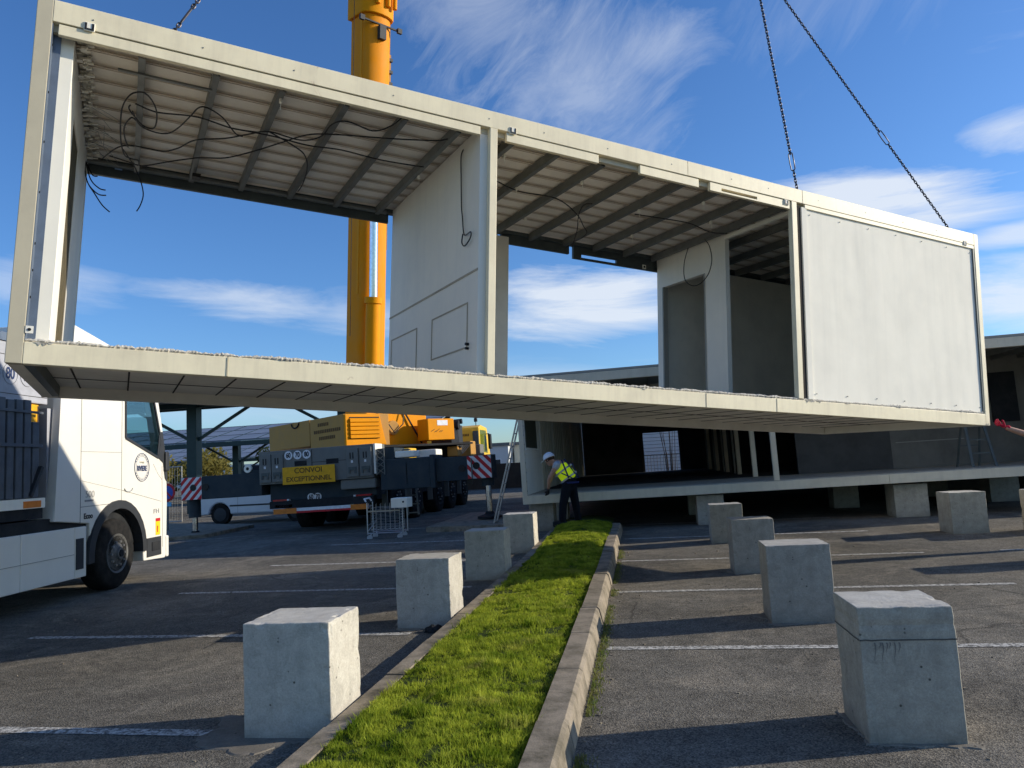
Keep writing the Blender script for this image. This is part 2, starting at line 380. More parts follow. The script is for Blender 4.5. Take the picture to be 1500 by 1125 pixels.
# kerbs of the grass strip
def kerb(name, x0, x1, y0, y1, h, face=1):
    k = MB(); y = y0
    while y < y1:
        L = 1.0; e = min(y+L-.012, y1); dz = random.uniform(-.006, .006); dx = random.uniform(-.005, .005); n = 6
        for i in range(n):
            ya, yb = y+(e-y)*i/n, y+(e-y)*(i+1)/n
            za, zb = gz(0, ya)+h+dz, gz(0, yb)+h+dz
            j = .003
            bx0, bx1 = x0+dx, x1+dx
            if face > 0: prof = [(bx0, -.05), (bx0, h), (bx1-.03, h), (bx1-.008, h-.02), (bx1+.03, -.05)]
            else: prof = [(bx1, -.05), (bx1, h), (bx0+.02, h), (bx0, h-.02), (bx0-.02, -.05)]
            vs = [(px, ya, gz(0, ya)+pz+(dz if pz > 0 else 0)) for px, pz in prof]+[(px, yb, gz(0, yb)+pz+(dz if pz > 0 else 0)) for px, pz in prof]
            m = len(prof); k.add(vs, [(a, (a+1) % m, m+(a+1) % m, m+a) for a in range(m)])
            if i == 0: k.add(vs[:m], [tuple(range(m))])
            if i == n-1: k.add(vs[m:], [tuple(range(m))[::-1]])
        y += L
    return tag(k.build(name, M['kerb']), kind='structure')
kerb('kerb', -.62, -.45, 1.0, 15.0, .15, 1)
kerb('kerb', -1.80, -1.66, 1.0, 15.0, .115, -1)
def grass_h(x, y):
    t = min(1, max(0, (y-10)/4.5)); u = (x+1.14)/.52
    return gz(x, y)+.105+.025*(1-u*u)+.10*t*t*(3-2*t)*max(0, 1-u*u*.5)+.012*noise.noise((x*3, y*3, 1))
g = MB(); nx, ny = 9, 90
for j in range(ny+1):
    for i in range(nx+1):
        x = -1.67+1.06*i/nx; y = 1+15.2*j/ny; g.v.append((x, y, grass_h(x, y)))
for j in range(ny):
    for i in range(nx): a = j*(nx+1)+i; g.f.append((a, a+1, a+nx+2, a+nx+1)); g.m.append(0)
tag(g.build('grass_strip_soil', M['soil'], smooth=True), kind='structure')
def blades(name, mat, pts, hmin, hmax, wid, kindlabel):
    n = len(pts); P = np.array(pts)
    ang = rng.uniform(0, 2*np.pi, n); h = rng.uniform(hmin, hmax, n)*P[:, 3]; lean = rng.uniform(.1, .9, n)*h; la = rng.uniform(0, 2*np.pi, n)
    w = wid*P[:, 4]*rng.uniform(.7, 1.3, n)
    dx, dy = np.cos(ang)*w, np.sin(ang)*w
    V = np.empty((n, 5, 3)); b = P[:, :3]
    lx, ly = np.cos(la)*lean, np.sin(la)*lean
    V[:, 0] = b+np.c_[dx, dy, np.zeros(n)]; V[:, 1] = b-np.c_[dx, dy, np.zeros(n)]
    V[:, 2] = b+np.c_[-dx*.7+lx*.35, -dy*.7+ly*.35, h*.6]; V[:, 3] = b+np.c_[dx*.7+lx*.35, dy*.7+ly*.35, h*.6]
    V[:, 4] = b+np.c_[lx, ly, h]
    me = bpy.data.meshes.new(name); me.vertices.add(n*5); me.vertices.foreach_set('co', V.ravel())
    base = np.arange(n)*5
    q = np.c_[base, base+1, base+2, base+3]; t = np.c_[base+3, base+2, base+4]
    loops = np.concatenate([q.ravel(), t.ravel()]); me.loops.add(len(loops)); me.loops.foreach_set('vertex_index', loops)
    me.polygons.add(2*n); me.polygons.foreach_set('loop_start', np.concatenate([np.arange(n)*4, 4*n+np.arange(n)*3]))
    me.update(calc_edges=True); me.validate()
    me.materials.append(mat); o = bpy.data.objects.new(name, me); col.objects.link(o)
    return tag(o, kindlabel, 'grass', kind='stuff')
pts = []
N = 210000
U = rng.random((N, 3))
for i in range(N):
    y = 2.6+12.3*U[i, 0]**1.7; x = -1.67+1.07*U[i, 1]
    c = noise.noise((x*2.2, y*2.2, 0)); c2 = noise.noise((x*8, y*8, 5)); c3 = noise.noise((x*22, y*22, 9))
    hh = .5+.6*c+.7*c2+.5*c3
    if hh < .22 and U[i, 2] < .75: continue
    if (x < -1.64 or x > -.63) and noise.noise((x*4, y*6, 2)) < 0: continue
    edge = min(x+1.66, -.62-x); far = 1+max(0, y-5)*.16
    pts.append((x, y, grass_h(x, y)-.005, max(.3, hh+.3), far))
for i in range(5200):   # taller tufts, clover and dry straws
    k = i % 40
    if k == 0: cx_, cy_ = -1.64+.98*random.random(), 3.0+9.5*random.random()**1.5
    x, y = random.gauss(cx_, .035), random.gauss(cy_, .035)
    if -1.68 < x < -.60: pts.append((x, y, grass_h(x, y), 1.9, 1.2+max(0, y-5)*.1))
blades('lawn_grass', M['grass'], pts, .016, .044, .0023, 'short green grass growing between the two kerbs')
pts = []
for i in range(3500):
    y = 3.2+9*random.random()**1.4; d = abs(random.gauss(0, .035))
    if noise.noise((y*1.3, 3, 0)) < -.15: continue
    pts.append((-.415+d, y, gz(0, y), random.uniform(.5, 1.3), 1.2))
blades('kerb_weeds', M['weed'], pts, .01, .04, .003, 'dry weeds growing at the foot of the right hand kerb')

gb = MB()
for i in range(420):
    y = 3.0+9*random.random()**1.3; x = random.choice([random.uniform(-.38, 5), random.uniform(-7, -1.85), random.gauss(-.36, .04), random.gauss(-1.9, .05)])
    s_ = random.uniform(.002, .006)*(1+.1*y); a = random.random()*3
    gb.obox((x, y, gz(x, y)+s_*.4), (s_*math.cos(a), s_*math.sin(a), 0), (-s_*.7*math.sin(a), s_*.7*math.cos(a), 0), (0, 0, s_*.5))
tag(gb.build('gravel_bits', M['kerb'], fix=False), 'loose grit and small stones scattered over the car park', 'gravel', kind='stuff')
# ------------------------------------------------------------------ concrete blocks
BLK = [ # x, y, w, d, h, rot, label
 ('L', -2.33, 4.126, .526, .47, .64, .013, 'nearest concrete block left of the grass, sunlit on its right side'),
 ('L', -2.342, 6.914, .525, .47, .64, -.02, 'second nearest concrete block left of the grass, chipped along its sunlit corner'),
 ('L', -2.333, 9.70, .53, .46, .635, 0, 'third concrete block left of the grass, standing wholly in shadow'),
 ('L', -2.28, 12.25, .50, .46, .64, -.01, 'small pale concrete block at the far end of the left row, beside the grass'),
 ('R', 1.023, 4.111, .455, .46, .665, .006, 'nearest concrete block on the right, with a casting line below its top'),
 ('R', 1.012, 6.846, .53, .46, .66, -.013, 'second nearest concrete block in the row right of the grass'),
 ('R', 1.043, 9.62, .50, .46, .655, .009, 'third concrete block in the row right of the grass, grey and overlapped by its neighbour'),
 ('R', 1.052, 12.62, .51, .46, .62, -.006, 'farthest free concrete block right of the grass, in front of the dark raised floor'),
 ('R', 4.691, 12.724, .529, .49, .64, .036, 'concrete block standing alone on the far right of the car park'),
 ('R', 5.80, 12.5, .52, .47, .64, .02, 'concrete block cut off by the right edge of the photo'),
 ('O', 4.72, 6.85, .53, .47, .66, 0, None), ('O', 4.75, 9.65, .53, .47, .66, .01, None),
 ('P', -2.32, 15.45, .50, .55, .64, 0, 'mauve grey concrete block under the left corner of the installed building'),
 ('P', 1.05, 15.42, .52, .55, .66, 0, 'concrete block under the installed building just behind the small pale block'),
 ('P', 4.72, 15.42, .60, .55, .70, 0, 'broad lit concrete block carrying the installed building at its floor beam joint'),
 ('P', 8.0, 15.42, .55, .55, .74, 0, None),
 ('B', 1.05, 18.1, .52, .5, .66, 0, None), ('B', 4.3, 18.3, .55, .5, .68, 0, 'dark concrete block deep in the shade under the installed building'),
 ('B', -2.3, 18.1, .52, .5, .64, 0, None), ('B', 7.6, 18.3, .6, .5, .72, 0, None), ('B', 7.1, 20.9, .6, .5, .72, 0, 'dark block beneath the right end of the building near the patch of green'),
]
for idx, (row, x, y, w, d, h, a, lab) in enumerate(BLK):
    z0 = gz(x, y)
    if row in 'PB': h = h-z0
    bm = bmesh.new(); bmesh.ops.create_cube(bm, size=1)
    for v in bm.verts: v.co = Vector(((v.co.x+.5)*w, (v.co.y+.5)*d, (v.co.z+.5)*h))
    bmesh.ops.bevel(bm, geom=list(bm.edges), offset=.004, segments=1, affect='EDGES')
    bmesh.ops.subdivide_edges(bm, edges=[e for e in bm.edges if e.calc_length() > .05], cuts=22, use_grid_fill=True)
    sd = idx*7.3
    for v in bm.verts:
        p = v.co
        ed = sorted([min(p.x, w-p.x), min(p.y, d-p.y), min(max(p.z, 0), h-p.z)])
        near = 1 if (ed[0]+ed[1]) < .03 else 0
        nn = noise.noise((p.x*4+sd, p.y*4, p.z*4))*.003+noise.noise((p.x*22+sd, p.y*22, p.z*22))*.0010
        c = Vector((w/2, d/2, h/2)); q = (p-c)
        if near: nn -= max(0, noise.noise((p.x*14+sd, p.y*14, p.z*14)))*(.022 if row == 'L' and p.x > w*.9 else .013)
        dirn = Vector((q.x/w, q.y/d, q.z/h)); dirn.normalize(); v.co = p+dirn*nn
        if idx == 4 and abs(p.z-h*.86) < .016: v.co -= Vector((dirn.x, dirn.y, 0))*.006
    me = bpy.data.meshes.new('concrete_block'); bm.to_mesh(me); bm.free()
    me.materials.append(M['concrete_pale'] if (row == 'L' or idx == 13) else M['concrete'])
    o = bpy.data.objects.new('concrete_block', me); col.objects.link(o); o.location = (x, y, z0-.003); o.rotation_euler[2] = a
    tag(o, lab or 'plain concrete footing block resting on the car park', 'concrete block', 'concrete footing blocks')
    if not lab:
        o['label'] = {10: 'concrete block beyond the right edge beside the parking bays', 11: 'concrete block beyond the right edge casting its shadow between bays', 15: 'concrete block under the right end of the front floor beam', 16: 'shaded concrete block in the second row under the building centre', 18: 'shaded concrete block in the second row under the building left corner', 19: 'shaded concrete block in the second row under the building right end'}[idx]
    if idx == 4:
        sm_ = MB(); zz = h*.76
        for k in range(16):
            a0, a1 = w*k/16, w*(k+1)/16; dz0 = .004*noise.noise((k*.7, 1, 0)); dz1 = .004*noise.noise(((k+1)*.7, 1, 0))
            sm_.quad((a0, -.0045, zz+dz0-.0035), (a1, -.0045, zz+dz1-.0035), (a1, -.0045, zz+dz1+.003), (a0, -.0045, zz+dz0+.003))
        for k in range(14):
            a0, a1 = d*k/14, d*(k+1)/14; dz0 = .004*noise.noise((k*.7, 5, 0)); dz1 = .004*noise.noise(((k+1)*.7, 5, 0))
            sm_.quad((-.0045, a0, zz+dz0-.0035), (-.0045, a1, zz+dz1-.0035), (-.0045, a1, zz+dz1+.003), (-.0045, a0, zz+dz0+.003))
        sm_.build('casting_seam', M['stain'], o, fix=False)
        st_ = MB()
        for k in range(7):
            xx = .07+.018*k+random.uniform(-.006, .006); hh = random.uniform(.03, .11); n = 6
            P_ = [(xx+.004*math.sin(j), zz-.012-hh*j/n) for j in range(n+1)]+[(xx+.007*(1-j/n)+.004*math.sin(j), zz-.012-hh*j/n) for j in range(n, -1, -1)]
            st_.add([(a_, -.0048, b2) for a_, b2 in P_], [tuple(range(len(P_)))])
        st_.build('drip_stains', M['stain_soft'], o, fix=False)
    # ragged mortar spill at the foot
    if row in 'LR' and idx not in (9,):
        pm = MB(); n = 90; big = 1.9 if idx == 0 else 1
        cx, cy = w/2, d/2; ring = []
        for i in range(n):
            t = 2*math.pi*i/n; c, s_ = math.cos(t), math.sin(t)
            k = 1/max(abs(c)/(w/2), abs(s_)/(d/2)); ex = .03+.11*max(-.2, noise.noise((c*2+sd, s_*2, idx)))+.03*noise.noise((c*9+sd, s_*9, idx))
            if idx == 0 and s_ < .3 and c < .6: ex += (.16+.05*noise.noise((c*6, s_*6, 3)))*max(0, .6-c)
            if row == 'L' and c > .5: ex = .0
            ring.append((cx+c*(k+ex), cy+s_*(k+ex)))
        pm.v = [(a_, b_, .009) for a_, b_ in ring]+[(cx+(a_-cx)*1.04, cy+(b_-cy)*1.04, .0) for a_, b_ in ring]
        pm.f = [tuple(range(n))]+[(i, n+i, n+(i+1) % n, (i+1) % n) for i in range(n)]; pm.m = [0]*(n+1)
        pm.build('mortar_patch', M['mortar'], parent=o)
# dark rag beside the second left block
rg = bmesh.new(); bmesh.ops.create_icosphere(rg, subdivisions=3, radius=1)
for v in rg.verts:
    p = v.co; k = 1+.35*noise.noise(p*2.1); v.co = Vector((p.x*.085*k, p.y*.07*k, max(-.2, p.z)*.05*k))
me = bpy.data.meshes.new('rag'); rg.to_mesh(me); rg.free(); me.materials.append(M['dirty_black'])
o = bpy.data.objects.new('rag', me); col.objects.link(o); o.location = (-1.95, 6.78, .012); tag(o, 'crumpled black rag lying at the foot of the chipped block', 'rag')

# ------------------------------------------------------------------ suspended building module
L, W, H = 11.02, 2.69, 2.635
S = empty('suspended_building_module', label='long cream framed building module hanging in the air from chains', cat='building module')
ex = Vector((0.79637824, 0.60161074, -0.06201786)); ey = Vector((-0.60189418, 0.79841348, 0.01610331)); ez = ex.cross(ey).normalized(); ey = ez.cross(ex).normalized()
SO = Vector((-4.13194242, 4.32508804, 2.32868413))
mat = Matrix((ex, ey, ez)).transposed().to_4x4(); mat.translation = SO; S.matrix_world = mat
def s_w(x, y, z): return SO+ex*x+ey*y+ez*z
def crumb_edge(parent, x0, x1, seed):
    e = MB(); n = int((x1-x0)/.012)
    zz = []
    for i in range(n+1):
        x = x0+(x1-x0)*i/n
        a = .5+.5*noise.noise((x*9, seed, 0)); b_ = noise.noise((x*55, seed, 3)); c_ = noise.noise((x*120, seed, 8))
        yf = .012-.016*max(0, noise.noise((x*3.1, seed, 9)))*2+.010*b_
        top = .168+.022*a+.010*b_+.008*c_; bot = .150-.03*max(0, noise.noise((x*2.2, seed, 20))-.25)
        zz.append((x, yf, top, bot))
    for i, (x, yf, t, b_) in enumerate(zz):
        e.v += [(x, yf+.006, b_), (x, yf-.004+.008*noise.noise((x*90, 1, seed)), (t+b_)/2), (x, yf+.012, t), (x, .12, t-.006)]
    for i in range(n):
        for k in range(3): a = i*4+k; e.f.append((a, a+4, a+5, a+1)); e.m.append(0)
    return e.build('crumbled_screed_edge', M['crumb'], parent=parent)
bl = bevel = .004
MB().box(.101, 1.398, 0, .1, 0, .15).box(1.402, 6.088, 0, .1, 0, .152).box(6.092, 7.10, 0, .1, 0, .15).box(7.103, L-.092, 0, .1, 0, .151).build('front_floor_beam', M['cream'], S, bevel=.004)
MB().box(.101, L-.101, W-.1, W, 0, .15).build('rear_floor_beam', M['under'], S, bevel=.004)
MB().box(.004, .1, .102, W-.102, .001, .15).build('end_floor_beam', M['under'], S, bevel=.004)
MB().box(L-.1, L-.004, .102, W-.102, .001, .15).build('end_floor_beam', M['under'], S, bevel=.004)
MB().box(.1, L-.1, .1, W-.1, .115, .165).build('floor_slab', M['screed'], S)
MB().box(.1, L-.1, .1, W-.1, .105, .114).build('underside_boards', M['under'], S)
crumb_edge(S, .1, L-.09, 1.7)
sm = MB()
x = .32
while x < L-.2:
    sm.box(x, x+.014, .1, W-.1, .100, .1045); x += .42
for y in (.86, 1.74): sm.box(.1, L-.1, y, y+.010, .0995, .1045)
sm.build('underside_seams', M['seam'], S)
cb = MB()
for xx in (.72,):
    cb.box(xx, xx+.045, .1, .80, .088, .0985)
cb.build('underside_bracket', M['white_wall'], S)
MB().box(.101, .16, .1, 2.5, .0, .0985).build('underside_angle', M['dark_steel'], S)
# posts
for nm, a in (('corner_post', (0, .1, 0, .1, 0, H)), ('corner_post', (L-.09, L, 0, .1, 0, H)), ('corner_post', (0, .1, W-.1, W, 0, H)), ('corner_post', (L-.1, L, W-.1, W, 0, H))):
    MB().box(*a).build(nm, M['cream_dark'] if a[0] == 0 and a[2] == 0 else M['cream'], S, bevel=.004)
# left post: holed blue steel strip with bolts, white edge strip
st = MB().box(.101, .106, .008, .10, .16, 2.46)
st.build('holed_steel_strip', M['blue_steel'], S)
bt = MB()
for z in (.47, .66, .85, 1.22, 1.59, 1.96, 2.32): bt.cyl((.104, .055, z), (.112, .055, z), .009, 8)
bt.build('bolts', M['black'], S)
MB().box(.103, .155, .10, .12, .17, 2.46).build('dark_recess', M['blue_steel'], S)
MB().box(.150, .236, .112, .16, .17, 2.46).build('end_wall_edge', M['offwhite'], S, bevel=.003)
MB().box(.11, .232, .162, .62, .17, 2.46).box(.11, .232, .62, 1.35, 2.05, 2.46).box(.11, .228, 1.35, W-.1, .17, 2.46).build('end_wall', M['white_wall'], S)
MB().box(.12, .222, .62, 1.35, .17, 2.05).build('end_wall_insulation', M['insul'], S)
MB().box(.10, .235, W-.105, W-.08, .17, 2.46).build('rear_return_panel', M['white_wall'], S)
# roof
MB().box(.101, 5.9, 0, .1, 2.472, H).box(5.903, 7.62, 0, .1, 2.473, H-.001).box(7.623, L-.091, 0, .1, 2.472, H).build('front_roof_beam', M['cream'], S, bevel=.004)
ls = MB(); ls.box(.14, 3.47, .010, .05, 2.385, 2.466).build('roof_beam_lip', M['cream'], S, bevel=.003)
MB().box(3.74, 4.77, .010, .05, 2.38, 2.468).build('roof_beam_lip', M['cream'], S, bevel=.003)
MB().box(5.28, 6.06, .010, .05, 2.375, 2.468).build('roof_beam_lip', M['cream'], S, bevel=.003)
MB().box(6.22, 6.38, .010, .05, 2.375, 2.468).box(6.91, 7.42, .010, .05, 2.376, 2.467).box(6.38, 6.91, .010, .05, 2.425, 2.468).box(6.38, 6.91, .010, .05, 2.375, 2.392).build('roof_beam_lip', M['cream'], S)
MB().box(7.66, 10.925, .004, .05, 2.42, 2.469).build('roof_beam_lip', M['cream'], S, bevel=.003)
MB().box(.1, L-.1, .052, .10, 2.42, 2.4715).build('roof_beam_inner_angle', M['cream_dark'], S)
MB().box(.1, L-.1, W-.1, W, 2.45, H).build('rear_roof_beam', M['dark_steel'], S, bevel=.004)
rb = 0
for a in ((.1, 3.45, 2.335, 2.45), (5.0, 6.05, 2.33, 2.45), (6.12, 6.25, 2.28, 2.45), (6.2503, 6.85, 2.36, 2.45), (6.2503, 6.85, 2.28, 2.305), (6.8503, 7.6, 2.28, 2.45), (7.6003, L-.1, 2.3, 2.45)): MB().box(a[0], a[1], W-.05, W-.008, a[2], a[3]).build('rear_beam_lip', M['dark_steel'], S)
#, W-.05, W-.008, 2.335, 2.45).box(5.0, 6.05, W-.05, W-.008, 2.33, 2.45).box(6.12, 6.25, W-.05, W-.008, 2.28, 2.45).box(6.25, 6.85, W-.05, W-.008, 2.36, 2.45).box(6.25, 6.85, W-.05, W-.008, 2.28, 2.305).box(6.85, 7.6, W-.05, W-.008, 2.28, 2.45).box(7.6, L-.1, W-.05, W-.008, 2.3, 2.45)
MB().cyl((.2, W-.12, 2.44), (3.4, W-.12, 2.44), .028, 10).build('rear_conduit', M['galv'], S, smooth=True)
for xx in (0.003, L-.1): MB().box(xx, xx+.097, .102, W-.102, 2.45, H-.002).build('end_roof_beam', M['cream'], S)
# corrugated deck seen from below
d = MB(); prof = []
y = .1
while y < W-.11:
    prof += [(y, 2.512), (y+.205, 2.512), (y+.213, 2.492), (y+.243, 2.492), (y+.251, 2.512)]; y += .252
prof = [p for p in prof if p[0] < W-.1]+[(W-.1, 2.512)]
n = len(prof)
for xx in (.1, L-.1): d.v += [(xx, a, b_) for a, b_ in prof]
for i in range(n-1): d.f.append((i, i+1, n+i+1, n+i)); d.m.append(0)
d.build('corrugated_roof_sheet', M['deck'], S, fix=False)
rbz = MB(); y = .1+.205
while y < W-.13: rbz.box(.1, L-.1, y-.004, y+.012, 2.486, 2.4915); rbz.box(.1, L-.1, y+.034, y+.038, 2.487, 2.4915); y += .252
rbz.build('roof_rib_shadow_gaps', M['rib_brown'], S)
MB().box(.1, L-.1, .1, W-.1, 2.56, 2.60).build('roof_cover', M['galv'], S)
xj = [.66, 1.19, 1.70, 2.23, 2.76, 3.27, 3.82, 4.33, 4.86, 5.38, 5.91, 6.40, 6.92, 7.42, 7.96, 8.5, 9.05, 9.6, 10.15, 10.6]
for xx in xj:
    MB().box(xx-.003, xx, .1, W-.1, 2.402, 2.49).box(xx, xx+.045, .1, W-.1, 2.400, 2.404).box(xx+.045, xx+.048, .1, W-.1, 2.402, 2.49).build('ceiling_joist', M['galv'], S)
MB().box(.52, 1.2, .335, .365, 2.383, 2.398).build('perforated_strap', M['galv'], S)
hk = MB()
for xx, yy in ((1.71, .22), (3.85, .3), (4.35, 1.0), (4.88, .5), (5.4, 1.4), (5.93, .9), (6.42, .35), (6.94, .8), (4.9, 1.8), (6.42, 1.7), (3.3, 1.2)):
    hk.box(xx+.01, xx+.03, yy, yy+.035, 2.365, 2.399); hk.tube([(xx+.02, yy+.01, 2.37), (xx+.02, yy+.01, 2.30)], .0025, 5)
hk.build('hanger_clips', M['offwhite'], S)
fr = MB().box(.237, .31, .2, 2.5, 2.500, 2.508)
for i in range(110):
    z = random.uniform(0, 1); yy = .2+2.3*random.random(); xx = .235+.10*random.random()
    fr.obox((xx, yy, 2.48+random.uniform(-.05, .02)), (random.uniform(.01, .03), 0, .004), (0, random.uniform(.01, .03), .004), (0, .003, .008))
fr.build('torn_sealant_strip', M['offwhite'], S)
wd_ = MB()
for x in (1.40, 6.09, 7.10): wd_.box(x-.004, x+.004, -.004, .001, .004, .146)
wd_.build('weld_beads', M['cream_dark'], S)
sc_ = MB(); x = .35
while x < L-.3:
    sc_.cyl((x, .006, 2.55+.004*math.sin(x*9)), (x, -.003, 2.55+.004*math.sin(x*9)), .006, 8); x += random.uniform(.55, .95)
for i in range(14):
    xx = 7.75+3.1*(i % 7)/6; sc_.cyl((xx, .02, 2.36 if i < 7 else .24), (xx, .010, 2.36 if i < 7 else .24), .006, 8)
sc_.build('screw_heads', M['galv'], S)
for xx, h_ in ((.16, .05), (.19, .03), (5.25, .03), (7.55, .05), (7.62, .04), (7.72, .03), (8.2, .03)):
    n = 9; P_ = [(xx+.05*k/n*1.6, .150-h_*abs(noise.noise((xx*3+k*.9, 1, 2)))*1.6*math.sin(math.pi*k/n)) for k in range(n+1)]+[(xx+.08, .153), (xx, .153)]
    MB().prism(P_, 1, -.004, -.0005).build('mortar_drip', M['crumb'], S)
# brackets (little latch plates)
for p in ((.33, -.004, 2.49), (3.80, -.004, 2.49), (7.36, .004, 2.44), (10.72, .0, 2.47)):
    b_ = MB().box(p[0]-.035, p[0]+.035, p[1]-.003, p[1]+.008, p[2]-.032, p[2]+.032).build('latch_plate', M['offwhite'], S, bevel=.003)
    MB().box(p[0]-.030, p[0]-.016, p[1]-.007, p[1]-.0035, p[2]-.026, p[2]+.026).box(p[0]+.016, p[0]+.030, p[1]-.007, p[1]-.0035, p[2]-.026, p[2]+.026).box(p[0]-.015, p[0]+.015, p[1]-.0065, p[1]-.0035, p[2]-.026, p[2]-.014).build('latch_slot', M['black'], b_)
b_ = MB().box(.103, .148, -.003, .006, .21, .26).build('latch_plate', M['offwhite'], S); MB().cyl((.126, -.007, .235), (.126, -.0035, .235), .011, 10).build('latch_hole', M['black'], b_)
b_ = MB().box(.48, .55, W-.115, W-.107, 2.40, 2.47).build('latch_plate', plain('latch_blue', (.35,.5,.75), .5), S); MB().box(.50, .53, W-.119, W-.1155, 2.415, 2.455).build('latch_slot', M['black'], b_)
b_ = MB().box(7.30, 7.36, W-.06, W-.052, 2.29, 2.35).build('latch_plate', M['offwhite'], S); MB().box(7.315, 7.345, W-.064, W-.0605, 2.305, 2.335).build('latch_slot', M['black'], b_)
# partition one
MB().box(3.565, 3.64, -.002, .055, .17, 2.471).build('partition_front_post', M['cream'], S, bevel=.004)
pw = MB().box(3.49, 3.60, .056, W-.1, .17, 2.485).build('partition_wall', M['white_wall'], S)
MB().box(3.484, 3.489, .056, 2.59, 1.125, 1.145).build('dado_trim', M['beige_trim'], pw)
tr = MB()
def rect(y0, y1, z0, z1, w=.014):
    tr.box(3.484, 3.489, y0, y1, z0, z0+w).box(3.484, 3.489, y0, y1, z1-w, z1).box(3.484, 3.489, y0, y0+w, z0+w, z1-w).box(3.484, 3.489, y1-w, y1, z0+w, z1-w)
rect(.27, 1.18, .44, .87); rect(1.62, 2.49, .19, .86)
tr.build('trunking_outline', M['beige_trim'], pw)
MB().cyl((3.488, .24, .47), (3.455, .24, .47), .014, 10).cyl((3.488, .24, .43), (3.455, .24, .43), .012, 10).build('socket_stub', M['black'], pw)
MB().box(3.6, 3.625, .056, 1.0, .17, 2.40).build('ragged_partition_edge', M['grey_wall'], S)
MB().box(3.60, 5.08, W-.11, W-.05, .17, 2.40).build('rear_wall_panel', M['room_wall'], S)
# partition two with doorway, inner room
p2 = MB().box(7.53, 7.60, 2.47, W-.1, .17, 2.48).box(7.53, 7.60, 1.58, 2.47, 2.0, 2.48).box(7.53, 7.60, 1.19, 1.58, .17, 2.48).build('partition_wall', M['white_wall'], S)
MB().box(7.52, 7.56, .10, 1.19, 2.36, 2.41).build('partition_head_rail', M['offwhite'], S)
MB().box(7.525, 7.605, 1.575, 1.60, .17, 2.0).box(7.525, 7.605, 2.45, 2.475, .17, 2.0).build('doorway_lining', M['grey_wall'], p2)
MB().box(7.62, L-.1, W-.11, W-.05, .17, 2.40).build('rear_room_wall', M['room_wall'], S)
MB().box(L-.13, L-.101, .1, W-.1, .17, 2.46).build('end_wall', M['room_wall'], S)
MB().box(7.44, 7.52, -.002, .06, .17, 2.471).build('front_post', M['cream'], S, bevel=.004)
MB().box(7.545, 7.60, .02, .06, .17, 2.44).build('post_dark_gap', M['seam'], S)
MB().box(7.605, 7.69, .006, .07, .17, 2.43).build('panel_side_post', M['offwhite'], S, bevel=.003)
fp = MB(); nx_, nz_ = 60, 40
for j in range(nz_+1):
    for i in range(nx_+1):
        x = 7.692+(10.925-7.692)*i/nx_; z = .172+(2.418-.172)*j/nz_
        fp.v.append((x, .022+.004*noise.noise((x*1.6, z*.8, 3))+.002*noise.noise((x*9, z*4, 1)), z))
for j in range(nz_):
    for i in range(nx_): a = j*(nx_+1)+i; fp.f.append((a, a+1, a+nx_+2, a+nx_+1)); fp.m.append(0)
fp.build('front_wall_panel', M['offwhite'], S, smooth=True, fix=False)
MB().box(7.692, 10.925, .03, .10, .172, 2.418).build('front_wall_core', M['room_wall'], S)
MB().box(10.895, 10.915, .002, .018, .19, 2.42).build('panel_edge_seal', M['dark_steel'], S)
db = MB()
for i in range(30):
    db.obox((random.uniform(7.0, 7.40), random.uniform(.25, .7), .185+random.uniform(0, .03)), (random.uniform(.03, .12), random.uniform(-.02, .02), 0), (0, random.uniform(.01, .04), 0), (0, 0, random.uniform(.005, .02)))
db.build('debris_scraps', paint('debris', (.03, .06, .08), .8, dirt=.4, scale=10), S)
MB().box(3.74, 3.80, .32, .40, 2.30, 2.345).build('junction_box', M['black'], S)
MB().box(1.20, 1.28, 2.2, 2.30, 2.33, 2.37).build('junction_box', M['black'], S)
def smooth_path(pts, k=6):
    P = [Vector(p) for p in pts]; out = []
    for i in range(len(P)-1):
        p0, p1, p2_, p3 = P[max(i-1, 0)], P[i], P[i+1], P[min(i+2, len(P)-1)]
        for j in range(k):
            t = j/k; out.append(.5*((2*p1)+(p2_-p0)*t+(2*p0-5*p1+4*p2_-p3)*t*t+(3*p1-p0-3*p2_+p3)*t**3))
    out.append(P[-1]); return out
